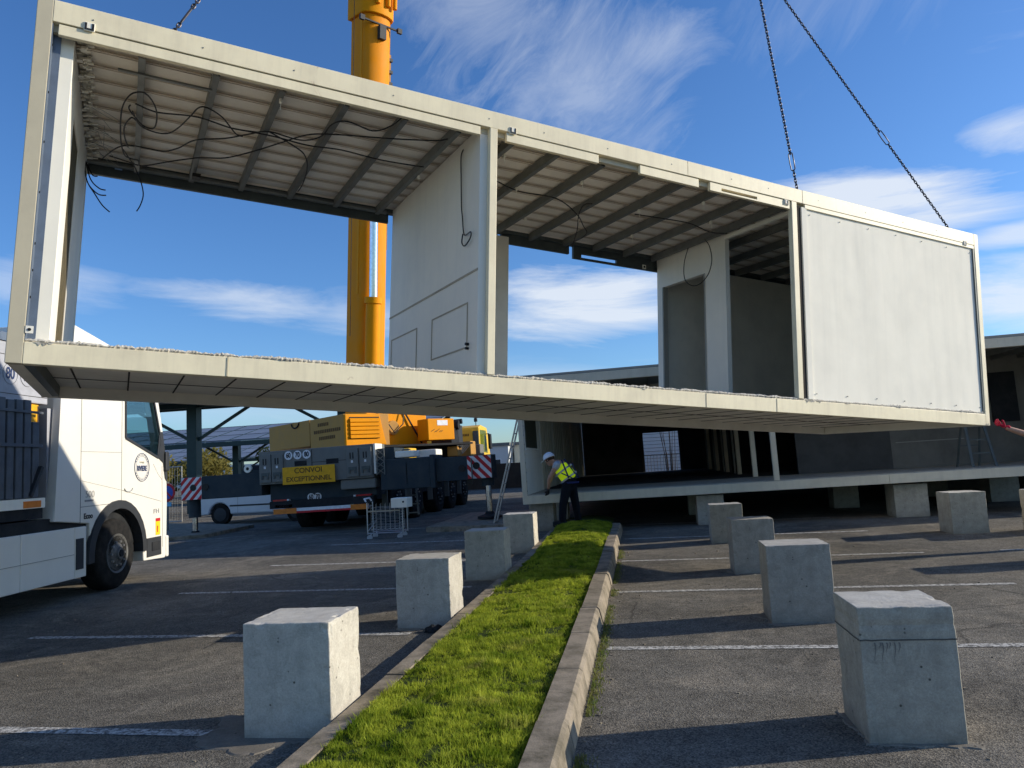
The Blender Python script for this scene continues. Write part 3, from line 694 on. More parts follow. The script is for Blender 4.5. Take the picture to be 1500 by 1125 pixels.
CAB = [
 [(0.7,2.27,2.37),(0.69,2.14,2.37),(0.62,2.12,2.37),(0.57,2.02,2.36),(0.54,1.69,2.36),(0.54,1.16,2.35),(0.56,0.87,2.35),(0.61,0.68,2.36),(0.67,0.62,2.37),(0.72,0.62,2.37),(0.77,0.72,2.37),(0.81,0.87,2.36),(0.82,1.08,2.35),(0.8,1.24,2.35),(0.73,1.26,2.36),(0.68,1.2,2.37),(0.62,1.04,2.37),(0.6,0.96,2.37),(0.61,0.9,2.37)],
 [(0.65,0.85,2.37),(0.77,0.92,2.37),(0.87,0.9,2.36),(1.14,0.88,2.38),(1.43,0.94,2.37),(1.66,0.91,2.37)],
 [(0.63,1.01,2.37),(0.69,1.27,2.37),(0.81,1.36,2.37),(0.92,1.31,2.36),(1.0,1.14,2.36),(1.08,0.84,2.36),(1.13,0.67,2.37),(1.2,0.66,2.38),(1.33,0.76,2.37),(1.47,1.03,2.37),(1.54,1.07,2.37)],
 [(0.6,1.83,2.37),(0.57,1.6,2.37),(0.57,1.36,2.37),(0.62,1.15,2.37),(0.66,1.19,2.37)],
 [(0.38,2.25,2.37),(0.5,1.92,2.37),(0.61,1.79,2.37),(0.76,1.78,2.37),(0.91,1.75,2.36),(1.03,1.6,2.36),(1.16,1.36,2.37),(1.4,1.19,2.37),(1.58,0.97,2.36),(1.74,0.85,2.37),(2.03,0.89,2.37),(2.18,0.72,2.37),(2.21,0.43,2.37),(2.32,0.31,2.37),(2.56,0.36,2.36),(2.68,0.22,2.37),(2.73,0.06,2.39)],
 [(0.44,2.15,2.37),(0.62,2.23,2.37),(0.74,2.26,2.37),(0.98,1.98,2.36),(1.22,1.78,2.37),(1.45,1.63,2.36),(1.67,1.37,2.37),(1.87,1.02,2.36),(2.06,0.75,2.37),(2.28,0.62,2.37),(2.68,0.46,2.36),(2.92,0.37,2.36),(3.15,0.29,2.37),(3.24,0.23,2.38)],
 [(1.74,0.85,2.37),(1.99,1.02,2.36),(2.13,1.17,2.35),(2.22,1.49,2.35),(2.27,1.94,2.36),(2.28,2.24,2.38)],
 [(1.43,0.94,2.37),(1.79,0.93,2.37),(2.11,0.97,2.37),(2.42,0.92,2.37),(2.84,0.96,2.37),(3.27,0.94,2.38)],
 [(4.03,0.87,2.37),(4.41,1.03,2.37),(4.88,1.02,2.37),(5.33,1.31,2.36),(5.64,1.64,2.36),(5.82,1.84,2.36),(5.91,2.11,2.38)],
 [(5.34,0.99,2.38),(5.26,1.04,2.37),(5.35,1.29,2.35),(5.64,1.79,2.34),(5.96,2.42,2.36)],
 [(5.97,1.03,2.38),(6.33,0.97,2.37),(6.75,0.97,2.38),(7.18,1.08,2.37),(7.43,1.04,2.38)],
 [(0.56,1.9,2.36),(0.62,2.1,2.35),(0.66,2.2,2.33),(0.70,2.3,2.28),(0.74,2.35,2.2),(0.76,2.38,2.1),(0.74,2.4,2.0),(0.71,2.4,1.93)],
 [(0.21,2.4,2.38),(0.25,2.4,2.17),(0.33,2.4,2.04),(0.4,2.4,1.94),(0.47,2.4,1.88)],
 [(0.22,2.4,2.38),(0.28,2.4,2.19),(0.36,2.4,2.11),(0.42,2.4,2.1)],
 [(0.22,2.4,2.38),(0.29,2.4,2.24),(0.34,2.4,2.23)],
 [(0.22,2.35,2.38),(0.24,2.35,2.2),(0.28,2.35,2.1),(0.36,2.35,2.03),(0.43,2.35,2.03)],
 [(3.475,.41,2.40),(3.47,.45,2.34),(3.47,.44,2.13),(3.47,.42,1.85),(3.47,.39,1.71),(3.47,.34,1.53),(3.45,.15,1.50),(3.46,.18,1.45),(3.46,.3,1.41),(3.46,.37,1.46),(3.46,.35,1.54)],
 [(3.64,.3,2.40),(3.65,.3,2.2),(3.655,.31,1.9),(3.65,.3,1.75)],
]
# loop hanging in the right hand bay, in the x = 7.45 plane
CAB.append([(7.40,1.75,2.38),(7.42,1.86,2.2),(7.42,1.86,1.98),(7.42,1.74,1.86),(7.42,1.58,1.83),(7.42,1.40,1.92),(7.42,1.32,2.1),(7.42,1.36,2.3),(7.40,1.42,2.40)])
for c in CAB: MB().tube(smooth_path(c), .0065, 6).build('hanging_cable', M['black'], S, smooth=True, fix=False)
tf = MB()
for i in range(14):
    a = Vector((.24+random.random()*.05, 1.2+random.random()*1.2, 2.45)); tf.tube([a, a+Vector((.05+random.random()*.1, random.uniform(-.1, .1), -.03)), a+Vector((.12+random.random()*.25, random.uniform(-.15, .15), -.06-random.random()*.1))], .0022, 4)
tf.build('frayed_wires', M['grey_wall'], S, fix=False)

# ------------------------------------------------------------------ lifting chains
def chain(p, q, label, r=.0058, pitch=.036, wide=.0125, special=(), zmax=99):
    p, q = Vector(p), Vector(q); d = (q-p); D = d.length; d.normalize(); a = d.orthogonal().normalized(); b_ = d.cross(a)
    mb = MB(); s = 0; i = 0
    while s < D:
        big = any(abs(s-x) < .03 for x in special)
        hl = (.11 if big else pitch*.5+r); wd = (.028 if big else wide); rad = r*(1.15 if big else 1)
        u = a if i % 2 == 0 else b_
        c = p+d*(s+(hl if big else pitch*.5)); ring = []
        for k in range(12):
            t = 2*math.pi*k/12; ct, st_ = math.cos(t), math.sin(t)
            ring.append(c+d*(hl-wd)*(1 if ct > 0 else -1)*(1 if abs(ct) > .01 else 0)+d*ct*wd+u*st_*wd)
        mb.tube(ring, rad, 6, closed=True); s += 2*hl-2*rad*1.3 if big else pitch; i += 1
    return tag(mb.build('lifting_chain', M['chain'], smooth=True, fix=False), label, 'chain', 'chains lifting the suspended module')
M['chain'] = paint('chain_steel', (.05, .06, .075), .45, .7, dirt=.4, scale=20, dirtc=(.12,.07,.05))
HK = Vector((-.98, 8.7, 12.68))
cA = s_w(10.45, .04, 2.64); cB = s_w(7.60, .05, 2.64); cL = s_w(.88, .05, 2.64)
chain(cA, HK, 'chain rising to the left from the right end of the hanging module', special=(1.42,))
chain(cB, Vector((1.44, 9.0, 11.39)), 'near vertical chain ending above the middle right post of the module', special=(.26,))
chain(cL, HK, 'short rusty chain piece above the top left of the hanging module', special=(.12,))
h = MB().cyl(HK+Vector((0, 0, .05)), HK+Vector((0, 0, .9)), .22, 20).tube([HK+Vector((.22*math.cos(t), 0, -.05+.22*math.sin(t))) for t in [i*.5-1 for i in range(9)]], .045, 10)
h.bar(HK+Vector((-.2, 0, .2)), Vector((1.6, 9.0, 11.45)), .10, .16)
tag(h.build('crane_hook_block', M['yellow']), 'yellow hook block above the hanging module', 'crane hook')

# ------------------------------------------------------------------ installed modules, six deep
TILT = R(-.72)
def module(idx, y0):
    P = empty('installed_building_module', (-2.40, y0, .645), (0, TILT, 0), label=['grey fronted building module standing on concrete blocks, nearest of the row', 'building module directly behind the nearest installed one', 'third installed building module back, in deep shade', 'fourth installed building module back, in deep shade', 'fifth installed building module back, in deep shade', 'rearmost installed building module with the bright doorway'][idx], cat='building module', group='building modules set side by side on blocks')
    w = 2.72
    f = idx == 0
    MB().box(.101, 7.0, 0, .1, 0, .17).box(7.004, L-.1, 0, .1, 0, .172).build('front_floor_beam', M['offwhite2'], P, bevel=.004)
    MB().box(.1, L-.1, .1, w, .03, .185).build('floor_slab', M['screed'] if f else M['shade_wall'], P)
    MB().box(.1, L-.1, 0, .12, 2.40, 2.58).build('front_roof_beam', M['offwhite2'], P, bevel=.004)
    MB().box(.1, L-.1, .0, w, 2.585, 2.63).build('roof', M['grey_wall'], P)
    MB().box(.1, L-.1, .12, w, 2.50, 2.54).build('ceiling', M['grey_wall'] if idx < 1 else M['shade_wall'], P)
    MB().box(0, .1, -.001, .1, 0, 2.581).build('corner_post', M['offwhite2'], P, bevel=.004)
    MB().box(L-.1, L, -.001, .1, 0, 2.581).build('corner_post', M['offwhite2'], P, bevel=.004)
    for x in ([4.93, 8.9] if idx else [4.93]):
        MB().box(x, x+.10, .0 if f else -.05, .08, .186, 2.40).build('middle_post', M['offwhite2'], P, bevel=.003)
    if idx >= 2:
        for k in range(2): MB().box(4.95, 5.0, .9+.9*k, .95+.9*k, .186, 2.40).build('partition_stud', M['shade_wall'] if k % 2 else M['grey_wall'], P)
    jb = MB(); x = .6
    while x < L-.3: jb.box(x, x+.045, .12, w-.02, 2.41, 2.499); x += .53
    jb.build('ceiling_joists', M['galv'], P)
    return P
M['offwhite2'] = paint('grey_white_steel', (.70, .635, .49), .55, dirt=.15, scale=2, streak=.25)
M['half_shade_wall'] = paint('half_shade_wall', (.20,.195,.175), .9, dirt=.3, scale=1.5, streak=.2)  # white partition toned grey, the room's shade put into its colour
M['shade_wall'] = paint('shade_wall', (.09,.09,.088), .9, dirt=.3, scale=2)  # shade of the dark interior put into the surface colour
MP = []
for i in range(6): MP.append(module(i, 15.2+2.75*i))
P = MP[0]
wl = MB().box(.02, .10, .1, .25, .186, 2.5).box(.02, .10, .25, 2.1, .186, 1.15).box(.02, .10, 2.1, 2.65, .186, 2.5).build('left_end_wall', M['white_wall'], P)
MB().box(.03, .09, .25, 2.1, 1.15, 2.5).build('window', paint('olive_window', (.06,.06,.035), .5), wl)
MB().box(.10, .13, .2, 2.15, 1.11, 1.15).box(.10, .12, .1, 2.6, .72, .74).box(.10, .12, .1, 2.6, 1.0, 1.02).build('wall_ledges', M['white_wall'], wl)
bt = MB()
for k in range(12): bt.box(.102, .106, .04, .055, .25+.19*k, .28+.19*k)
bt.build('post_holes', M['black'], P)
# back wall at the rear, right hand partitions
wt = MB().box(7.9, L-.1, 2.60, 2.68, .186, 2.5).build('white_rear_partition', M['half_shade_wall'], P)
MB().box(5.9, 7.9, 2.60, 2.68, .186, 2.5).build('shaded_rear_partition', M['shade_wall'], P)  # same partition further left, its deeper shade painted as a darker colour
MB().box(8.0, 9.4, 2.585, 2.599, .74, .76).box(8.0, 9.4, 2.585, 2.599, 1.2, 1.22).build('partition_rails', M['grey_wall'], wt)
for xx in (5.6, 6.2, 7.0, 7.8, 8.6): MB().box(xx, xx+.10, 2.50, 2.58, 1.75, 2.0).build('wall_bracket', M['offwhite'], P)
MB().box(10.02, 10.55, 2.56, 2.60, 1.05, 2.13).build('window_opening', M['dirty_black'], P)
MB().box(10.86, 10.90, .1, 2.6, .186, 2.5).build('right_end_wall', M['grey_wall'], P)
for i in range(1, 6):
    for k in range(5): MB().box(.04, .10, .45+.5*k, .52+.5*k, .186, 2.5).build('wall_stud', M['offwhite2'], MP[i])
    MB().box(.0, .03, .1, 2.7, .0, 2.6).build('left_cladding', M['shade_wall'], MP[i])
    MB().box(L-.03, L, .1, 2.7, .0, 2.6).build('right_cladding', M['grey_wall'], MP[i])
NB = empty('sun_blocking_wing', (8.75, 17.95, .0), label='unseen grey wing added right of the installed modules to block low sun', cat='building')  # unseen wing added to keep sun off the ground under the modules
MB().box(0, 10, 0, 13.6, .05, 3.40).build('blocker_body', M['grey_wall'], NB); MB().box(-.05, 10.05, -.06, 13.7, 3.405, 3.6).build('blocker_roof', M['offwhite2'], NB)
Z = MP[5]
MB().box(.1, 2.6, 2.66, 2.72, .186, 2.5).box(4.03, L-.1, 2.66, 2.72, .186, 2.5).box(2.6, 4.03, 2.66, 2.72, 1.78, 2.5).build('rear_wall', M['shade_wall'], Z)
MB().box(2.50, 2.6, 2.60, 2.66, .186, 1.9).box(4.03, 4.13, 2.60, 2.66, .186, 1.9).box(2.6, 4.03, 2.60, 2.66, 1.78, 1.9).build('doorway_frame', paint('brown_frame', (.16,.14,.11), .7), Z)

# ------------------------------------------------------------------ stepladder inside, ladder outside
sl = empty('stepladder', (4.95, 15.55, .92), (0, 0, 0), label='open metal stepladder standing inside the installed building at the right edge', cat='stepladder')
sl.location = (6.35, 15.9, .93)
for s_ in (0, 1):
    a = s_*.42
    MB().bar((a, 0, 0), (a+.05*(1-2*s_), .32, .98), .05, .025).build('front_rail', M['dark_steel'], sl); MB().bar((a, .75, 0), (a+.05*(1-2*s_), .40, .98), .04, .02).build('rear_rail', M['dark_steel'], sl)
for k in range(3):
    t = .28+.27*k; MB().box(.03, .40, .32*t, .32*t+.08, .98*t-.01, .98*t+.012).build('step', M['dark_steel'], sl)
MB().box(.0, .42, .28, .46, .975, 1.0).build('top_platform', M['dark_steel'], sl); MB().bar((.0, .6, .43), (.42, .6, .43), .02, .02).build('brace', M['dark_steel'], sl)
la = empty('leaning_ladder', (-3.3, 16.45, .09), label='long aluminium ladder leaning on the left corner of the installed building', cat='ladder')
for s_ in (0, .34): MB().bar((0, s_, 0), (.78, s_, 2.75), .055, .03, up=(1, 0, 0)).build('rail', M['alu'], la)
for k in range(10):
    t = (k+.5)/10; MB().cyl((.78*t, 0, 2.75*t), (.78*t, .34, 2.75*t), .014, 8).build('rung', M['alu'], la)

# ------------------------------------------------------------------ mobile crane
CR = empty('mobile_crane', (-7.85, 17.5, 0), (0, R(-.9), 0), label='yellow mobile crane with blue grey outriggers and a raised boom', cat='crane')
def cx(x): return x+7.85
# rear toolbox wall
box = MB().box(-1.50, 1.48, 0, .9, 1.31, 2.13).build('rear_locker', M['crane_grey'], CR, bevel=.012)
for x in (-1.46, -1.14, .82, 1.16):
    c = MB().box(x, x+.30, -.05, -.001, 1.36, 2.06).build('locker_clamp', M['crane_grey'], box, bevel=.01)
    MB().box(x+.09, x+.12, -.056, -.051, 1.80, 1.95).box(x+.16, x+.19, -.056, -.051, 1.80, 1.95).build('slots', M['black'], c)
    MB().box(x+.05, x+.25, -.075, -.051, 1.52, 1.60).box(x+.05, x+.09, -.075, -.051, 1.44, 1.52).box(x+.20, x+.24, -.075, -.051, 1.44, 1.52).build('latch', M['dark_steel'], c)
    MB().box(x+.12, x+.17, -.058, -.051, 1.70, 1.76).build('mark', M['white'], c)
MB().box(-.10, -.085, -.006, -.001, 1.34, 2.10).box(-.08, .8, -.006, -.001, 1.78, 1.79).build('panel_joint', M['seam'], box)
for x in (-.55, .28): MB().box(x, x+.32, -.012, -.001, 1.72, 1.84).build('recessed_grip', M['dirty_black'], box, bevel=.005)
def disc(x, z, t, r=.108, y=-.012, par=box, sz=.165):
    d_ = MB().cyl((x, y, z), (x, y-.006, z), r, 28).build('speed_disc', M['white'], par)
    text('digits', t, sz, M['text_dark'], d_, (x, y-.008, z), (R(90), 0, 0),   .001, bold=.006, sx=.72)
for x, t in ((-.70, '60'), (-.46, '70'), (-.22, '80')): disc(x, 1.99, t)
sg = MB().box(-.84, .53, -.085, -.076, 1.275, 1.70).build('convoy_sign', M['sign_yellow'], CR, bevel=.004)
text('sign_text', 'CONVOI', .175, M['text_brown'], sg, (-.16, -.088, 1.595), (R(90), 0, 0), .001, sx=1.05, bold=.002)
text('sign_text', 'EXCEPTIONNEL', .165, M['text_brown'], sg, (-.155, -.088, 1.39), (R(90), 0, 0), .001, sx=1.0, bold=.002)
MB().box(-1.35, 1.45, .25, .9, .88, 1.31).build('rear_frame', M['crane_blue'], CR, bevel=.01)
MB().box(.6, 1.5, .05, .4, 1.06, 1.30).build('rear_mudguard', M['crane_grey'], CR, bevel=.03)
for x, t in ((-.42, '60'), (-.24, '70')): disc(x+.16, .93, t, .095, .24, CR)
bu = MB().box(-1.16, 1.30, .02, .08, .57, .69).build('rear_bumper', M['white'], CR, bevel=.004)
MB().box(-1.16, -.55, .012, .019, .565, .692).box(.85, 1.30, .012, .019, .565, .692).build('bumper_orange', M['orange'], bu)
MB().box(-.55, .85, .012, .019, .567, .615).build('bumper_red_band', M['red'], bu)
for x in (-1.22, .96): MB().box(x, x+.38, .12, .24, .80, .92).build('tail_light', M['lamp_red'], CR, bevel=.006)
for x in (-.84, 0.90): MB().box(x, x+.05, .11, .2, .80, .92).build('reversing_light', M['white'], CR)
pl_ = MB().box(-1.15, -.70, .10, .115, .715, .785).build('number_plate', M['reflect'], CR)
text('plate_text', 'Z 4004 ZF', .07, M['text_dark'], pl_, (-.93, .098, .75), (R(90), 0, 0), .001)
MB().box(-1.3, 1.4, .1, .25, .7, .88).build('rear_crossmember', M['dirty_black'], CR)
# lattice step next to the locker
lt = MB()
for x in (1.56, 1.76): lt.box(x, x+.02, -.02, 0, 1.36, 1.98)
for k in range(4):
    z = 1.38+.15*k; lt.bar((1.57, -.01, z), (1.77, -.01, z+.15), .015, .015); lt.bar((1.77, -.01, z), (1.57, -.01, z+.15), .015, .015)
lt.build('folded_lattice_step', M['crane_grey'], CR)
MB().box(1.5, 1.55, 0, .5, 1.4, 2.13).build('locker_side', M['offwhite'], CR)
MB().box(1.56, 2.0, .1, .9, 1.36, 2.0).build('side_box', M['crane_blue'], CR, bevel=.01)
# outriggers
MB().box(1.65, 2.9, .02, .75, .98, 1.72).build('outrigger_box', M['crane_blue'], CR, bevel=.02)
MB().box(2.9, 3.02, -.02, .78, .96, 1.76).build('outrigger_collar', M['crane_blue'], CR, bevel=.02)
ob = MB().box(3.02, 4.40, .10, .62, 1.10, 1.67).build('outrigger_beam', M['crane_blue'], CR, bevel=.012)
ol = MB().box(-3.70, -1.50, .10, .62, 1.05, 1.63).build('outrigger_beam', M['crane_blue'], CR, bevel=.012)
MB().prism([(-2.05, 1.632), (-1.5, 1.632), (-1.5, 1.70), (-1.75, 1.70), (-1.82, 1.83), (-1.98, 1.83)], 1, .12, .6).build('beam_lug', M['crane_blue'], CR)
e_ = MB().cyl((-1.86, .09, 1.74), (-1.86, .16, 1.74), .10, 20).build('lifting_eye', M['offwhite'], CR); MB().cyl((-1.86, .085, 1.74), (-1.86, .0895, 1.74), .04, 14).build('eye_hole', M['black'], e_)
def chevron(par, x0, x1, z0, z1, y, flip, name='warning_plate'):
    pl2 = MB().box(x0, x1, y-.008, y, z0, z1).build(name, M['white'], par)
    c = MB(); w, h_ = x1-x0, z1-z0
    def clip(poly, f):
        out = []
        for i in range(len(poly)):
            a, b2 = poly[i], poly[(i+1) % len(poly)]; fa, fb = f(a), f(b2)
            if fa >= 0: out.append(a)
            if fa*fb < 0: t = fa/(fa-fb); out.append((a[0]+(b2[0]-a[0])*t, a[1]+(b2[1]-a[1])*t))
        return out
    for k in range(-6, 8):
        s_ = w/2.6
        a0 = k*s_; sg_ = -1 if flip else 1
        P_ = [(a0, 0), (a0+s_*.5, 0), (a0+s_*.5+sg_*h_*.95, h_), (a0+sg_*h_*.95, h_)]
        P_ = clip(P_, lambda p: p[0]); P_ = clip(P_, lambda p: w-p[0])
        if len(P_) > 2: c.add([(x0+u, y-.011, z0+v) for u, v in P_], [tuple(range(len(P_)))]); c.add([(x0+u, y-.0095, z0+v) for u, v in P_], [tuple(range(len(P_)))[::-1]])
    c.build('red_stripes', M['red'], pl2, fix=False); return pl2
chevron(ob, 3.80, 4.38, 1.12, 1.66, .095, True)
chevron(ol, -3.69, -3.13, 1.06, 1.62, .095, False)
for x, z in ((4.02, 1.42), (-3.36, 1.36), (3.66, 1.38), (-3.02, 1.36)): MB().cyl((x, .08, z), (x, .11, z), .085, 20).build('beam_hole', M['black'], CR)
for x, zb in ((4.22, .28), (-3.50, .22)):
    MB().cyl((x, .36, .93 if x > 0 else .60), (x, .36, 1.2), .15, 24).build('jack_sleeve', M['crane_blue'], CR, smooth=True)
    MB().cyl((x, .36, zb), (x, .36, .95), .072, 20).build('jack_rod', M['chrome'], CR, smooth=True)
    MB().lathe([(.30, 0), (.30, .05), (.12, .10), (.09, .16)], c=(x, .36, zb-.12)).build('jack_pad', M['dirty_black'], CR, smooth=True)
# carrier
MB().box(-1.2, 1.2, .9, 12.2, .75, 1.35).build('carrier_frame', M['crane_blue'], CR, bevel=.02)
MB().box(-1.42, 1.45, .9, 11.2, 1.35, 1.75).build('carrier_deck', M['crane_blue'], CR, bevel=.02)
def wheel(par, x, y, z, r, w, side=1, rimmat=None, name='wheel'):
    t = MB(); pr = [(r*.55, -w/2), (r*.9, -w/2), (r*.975, -w*.42), (r, -w*.3), (r, w*.3), (r*.975, w*.42), (r*.9, w/2), (r*.55, w/2)]
    wobj = t.lathe(pr, 40, 0, (x, y, z)).build(name, M['rubber'], par, smooth=True)
    o_ = x+side*w/2
    rm = MB().lathe([(r*.56, 0), (r*.56, side*.012), (r*.50, side*.0), (r*.45, -side*.04), (r*.40, -side*.05), (r*.30, side*.01), (r*.18, side*.03), (r*.16, side*.06), (r*.02, side*.06)], 32, 0, (o_, y, z)).build('rim', rimmat or M['crane_grey'], wobj, smooth=True)
    nt_ = MB()
    for k in range(10):
        a = 2*math.pi*k/10; nt_.cyl((o_+side*.0, y+math.cos(a)*r*.34, z+math.sin(a)*r*.34), (o_+side*.03, y+math.cos(a)*r*.34, z+math.sin(a)*r*.34), r*.035, 8)
    nt_.build('wheel_nuts', M['alu'], wobj)
    MB().lathe([(r*.10, side*.061), (r*.10, side*.075), (r*.02, side*.075)], 20, 0, (o_, y, z)).build('hub_cap', M['dirty_black'], wobj)
    return wobj
for y in (2.2, 3.9, 6.4, 8.1, 9.9):
    for sd in (-1, 1): wheel(CR, sd*1.15, y, .66, .66, .42, sd, M['dirty_black'])  # rims coloured black to stand in for the shade beneath the crane
MB().box(-1.38, 1.40, .95, 11.0, 1.0, 1.349).build('carrier_shade_box', M['dirty_black'], CR)  # added black box standing in for the shade below the deck
for y in (1.0, 3.05, 5.2, 7.25, 9.0): MB().box(1.30, 1.45, y, y+.05, .5, 1.35).build('mudguard_stay', M['crane_grey'], CR)
ld = MB()
for s_ in (0, .28): ld.bar((1.95+s_, 1.1, .30), (1.85+s_, 1.3, 1.0), .05, .03)
for k in range(3): ld.bar((1.93, 1.14, .35+.22*k), (2.2, 1.14, .35+.22*k), .03, .03)
ld.build('access_ladder', M['crane_grey'], CR)
# carrier cab far ahead
cab = MB().prism([(10.9, 1.1), (12.9, 1.0), (12.95, 1.9), (12.5, 2.98), (11.4, 3.05), (10.95, 2.95)], 0, -1.35, 1.83).build('carrier_cab', M['yellow_pale'], CR, bevel=.04)
MB().box(.80, 1.58, 10.86, 10.89, 2.05, 2.88).build('cab_rear_panel', M['yellow_pale'], CR, bevel=.01)
MB().box(.75, 1.70, 10.80, 10.85, 1.3, 1.9).build('cab_lower_panel', M['tan_shaded'], CR)
for k, (zz, ww) in enumerate(((2.62, .58), (2.38, .50), (2.12, .60))):
    tx = MB()
    for i in range(10 if k != 1 else 5): tx.box(.88+i*ww/10*(1 if k != 1 else 2), .88+i*ww/10*(1 if k != 1 else 2)+.035, 10.852, 10.858, zz, zz+(.09 if k == 0 else .03))
    tx.build('panel_marking', M['text_brown'], CR)
MB().prism([(11.05, 2.0), (12.4, 1.95), (12.25, 2.85), (11.1, 2.85)], 0, 1.831, 1.838).build('cab_side_window', M['glass'], CR)
MB().box(1.60, 1.81, 10.85, 10.895, 1.95, 2.80).build('cab_rear_window', plain('cab_window_dark', (.05,.12,.13), .1), CR)
MB().box(1.95, 2.05, 12.0, 12.3, 2.1, 2.7).bar((1.8, 12.1, 2.7), (2.0, 12.1, 2.72), .03, .03).build('wing_mirror', M['black'], CR, bevel=.02)
MB().cyl((1.65, 11.3, 3.03), (1.65, 11.3, 3.2), .015, 6).lathe([(.07, 0), (.07, .12), (.03, .17)], 14, 2, (1.65, 11.3, 3.18)).build('beacon', M['dirty_black'], CR)
for i in range(22):
    x = random.uniform(-.2, .9); y = random.uniform(6.5, 9.8); s_ = random.uniform(.12, .4)
    MB().box(x, x+s_, y, y+s_, 1.75, 1.75+random.uniform(.1, .55)).build('deck_equipment', random.choice([M['dirty_black'], M['crane_grey'], M['tan_shaded'], M['offwhite']]), CR, bevel=.02)
for (x0, x1, y0, y1, z0, z1, mm) in ((1.0, 1.9, 4.3, 5.0, 1.76, 2.02, 'offwhite'), (1.95, 2.3, 5.4, 5.9, 1.78, 2.1, 'tan_shaded'), (1.2, 1.9, 6.3, 7.3, 2.2, 2.75, 'dirty_black'), (1.25, 1.8, 7.5, 8.3, 1.9, 2.9, 'plastic_dark'), (.9, 2.0, 8.6, 9.4, 1.8, 2.35, 'tan_shaded'), (1.3, 2.1, 9.7, 10.4, 1.8, 2.25, 'crane_grey'), (2.0, 2.5, .1, .6, 1.74, 1.9, 'offwhite'), (1.1, 1.6, 2.6, 3.3, 1.76, 2.05, 'yellow_pale')):
    MB().box(x0, x1, y0, y1, z0, z1).build('deck_equipment', M[mm], CR, bevel=.03)
MB().cyl((1.3, 7.0, 2.85), (2.0, 7.0, 2.85), .16, 18).build('winch_drum', M['dirty_black'], CR, smooth=True)
MB().cyl((1.2, 7.9, 3.0), (1.9, 7.9, 3.02), .09, 14).build('exhaust_drum', M['dirty_black'], CR, smooth=True)
for k in range(5): MB().tube(smooth_path([(1.2+.15*k, 5.6+.4*k, 1.8), (1.4+.1*k, 6.0+.4*k, 2.1+.1*k), (1.8, 6.6+.3*k, 1.9), (2.0, 7.2+.3*k, 2.2)]), .022, 6).build('hydraulic_hose', M['black'], CR, smooth=True, fix=False)
MB().tube([(1.68, .75, 1.78), (1.68, .75, 1.95), (2.2, .75, 1.95), (2.2, .75, 1.78)], .018, 6).build('grab_rail', M['crane_grey'], CR)
for x in (3.9, 2.3): MB().box(x, x+.02, .02, .099, 1.12, 1.6).build('beam_edge_strap', M['crane_grey'], CR)
# superstructure, slewed
SU = Matrix.Translation((-.45+.0, 5.6, 0)) @ Matrix.Rotation(R(-38), 4, 'Z')   # local +y points to azimuth 38, +x to azimuth 128
def su(mb):
    mb.v = [tuple(SU @ Vector(v)) for v in mb.v]; return mb
PV = Vector((.0, 0, 0))
def place(px, py):  # crane local (x,y) -> slewed local
    return SU.inverted() @ Vector((px, py, 0))
c0 = place(cx(-8.09), 2.5)   # nearest corner of the body: local coordinates
X0, Y0 = c0.x, c0.y
su(MB().box(X0-2.0, X0, Y0, Y0+1.5, 2.22, 3.14)).build('counterweight_block', M['tan_shaded'], CR, bevel=.02)
cwb = su(MB().box(X0-4.9, X0-2.1, Y0+.04, Y0+1.5, 2.36, 3.16)).build('counterweight_block', M['tan_shaded'], CR, bevel=.02)
su(MB().box(X0-2.1, X0-2.0, Y0+.10, Y0+1.4, 2.3, 3.05)).build('block_gap', M['dirty_black'], CR)
su(MB().tube([(X0-3.0+.24*math.cos(t), Y0+.02, 3.12+.14*math.sin(t)) for t in [math.pi+k*math.pi/8 for k in range(9)]], .022, 8)).build('lifting_loop', M['dirty_black'], CR)
for z, a, b_ in ((2.94, -1.5, -.9), (2.74, -1.75, -.25), (2.54, -1.45, -.5)):
    x = a; tx = MB()
    while x < b_: ww = random.uniform(.06, .11); tx.box(X0+x, X0+x+ww, Y0-.006, Y0-.001, z-.05, z+.05); x += ww+.03
    su(tx).build('faded_lettering', M['text_brown'], CR)
# louvred engine cover (sunlit)
lv = su(MB().prism([(Y0+.0, 2.24), (Y0+1.32, 2.24), (Y0+1.12, 3.12), (Y0+.0, 3.12)], 0, X0+.001, X0+.10)).build('engine_cover', M['yellow'], CR, bevel=.012)
su(MB().box(X0+.101, X0+.106, Y0+.12, Y0+1.10, 2.42, 3.04)).build('louvre_recess', M['dirty_black'], lv)
sl_ = MB()
for k in range(5):
    z = 2.46+.115*k; sl_.prism([(X0+.10, z), (X0+.16, z-.025), (X0+.165, z+.055), (X0+.105, z+.085)], 1, Y0+.12, Y0+1.10)
su(sl_).build('louvre_slats', M['yellow'], lv)
su(MB().box(X0-1.3, X0-.45, Y0+1.0, Y0+3.2, 2.15, 3.4)).build('turntable_housing', M['yellow'], CR, bevel=.05)
su(MB().cyl((X0-.45, Y0+1.9, 2.75), (X0-.38, Y0+1.9, 2.75), .22, 24)).build('slewing_winch', M['tan_shaded'], CR, bevel=.02)
su(MB().tube([(X0-.36, Y0+1.5, 3.3), (X0-.3, Y0+1.65, 2.9), (X0-.33, Y0+1.9, 2.6), (X0-.3, Y0+2.2, 2.85), (X0-.36, Y0+2.3, 3.3)], .02, 6)).build('hydraulic_hose', M['black'], CR, smooth=True)
su(MB().bar((X0-.40, Y0+2.3, 3.3), (X0-.35, Y0+2.9, 2.25), .04, .04)).build('dark_strut', M['dirty_black'], CR)
q_ = place(cx(-5.95)+.35, 3.0)
su(MB().box(X0-.2, X0+.35, Y0+2.65, Y0+3.65, 2.30, 2.95)).build('operator_side_box', M['yellow'], CR, bevel=.02)
su(MB().box(X0+.351, X0+.356, Y0+3.0, Y0+3.4, 2.74, 2.90)).build('white_label', M['white'], CR)
mk = MB()
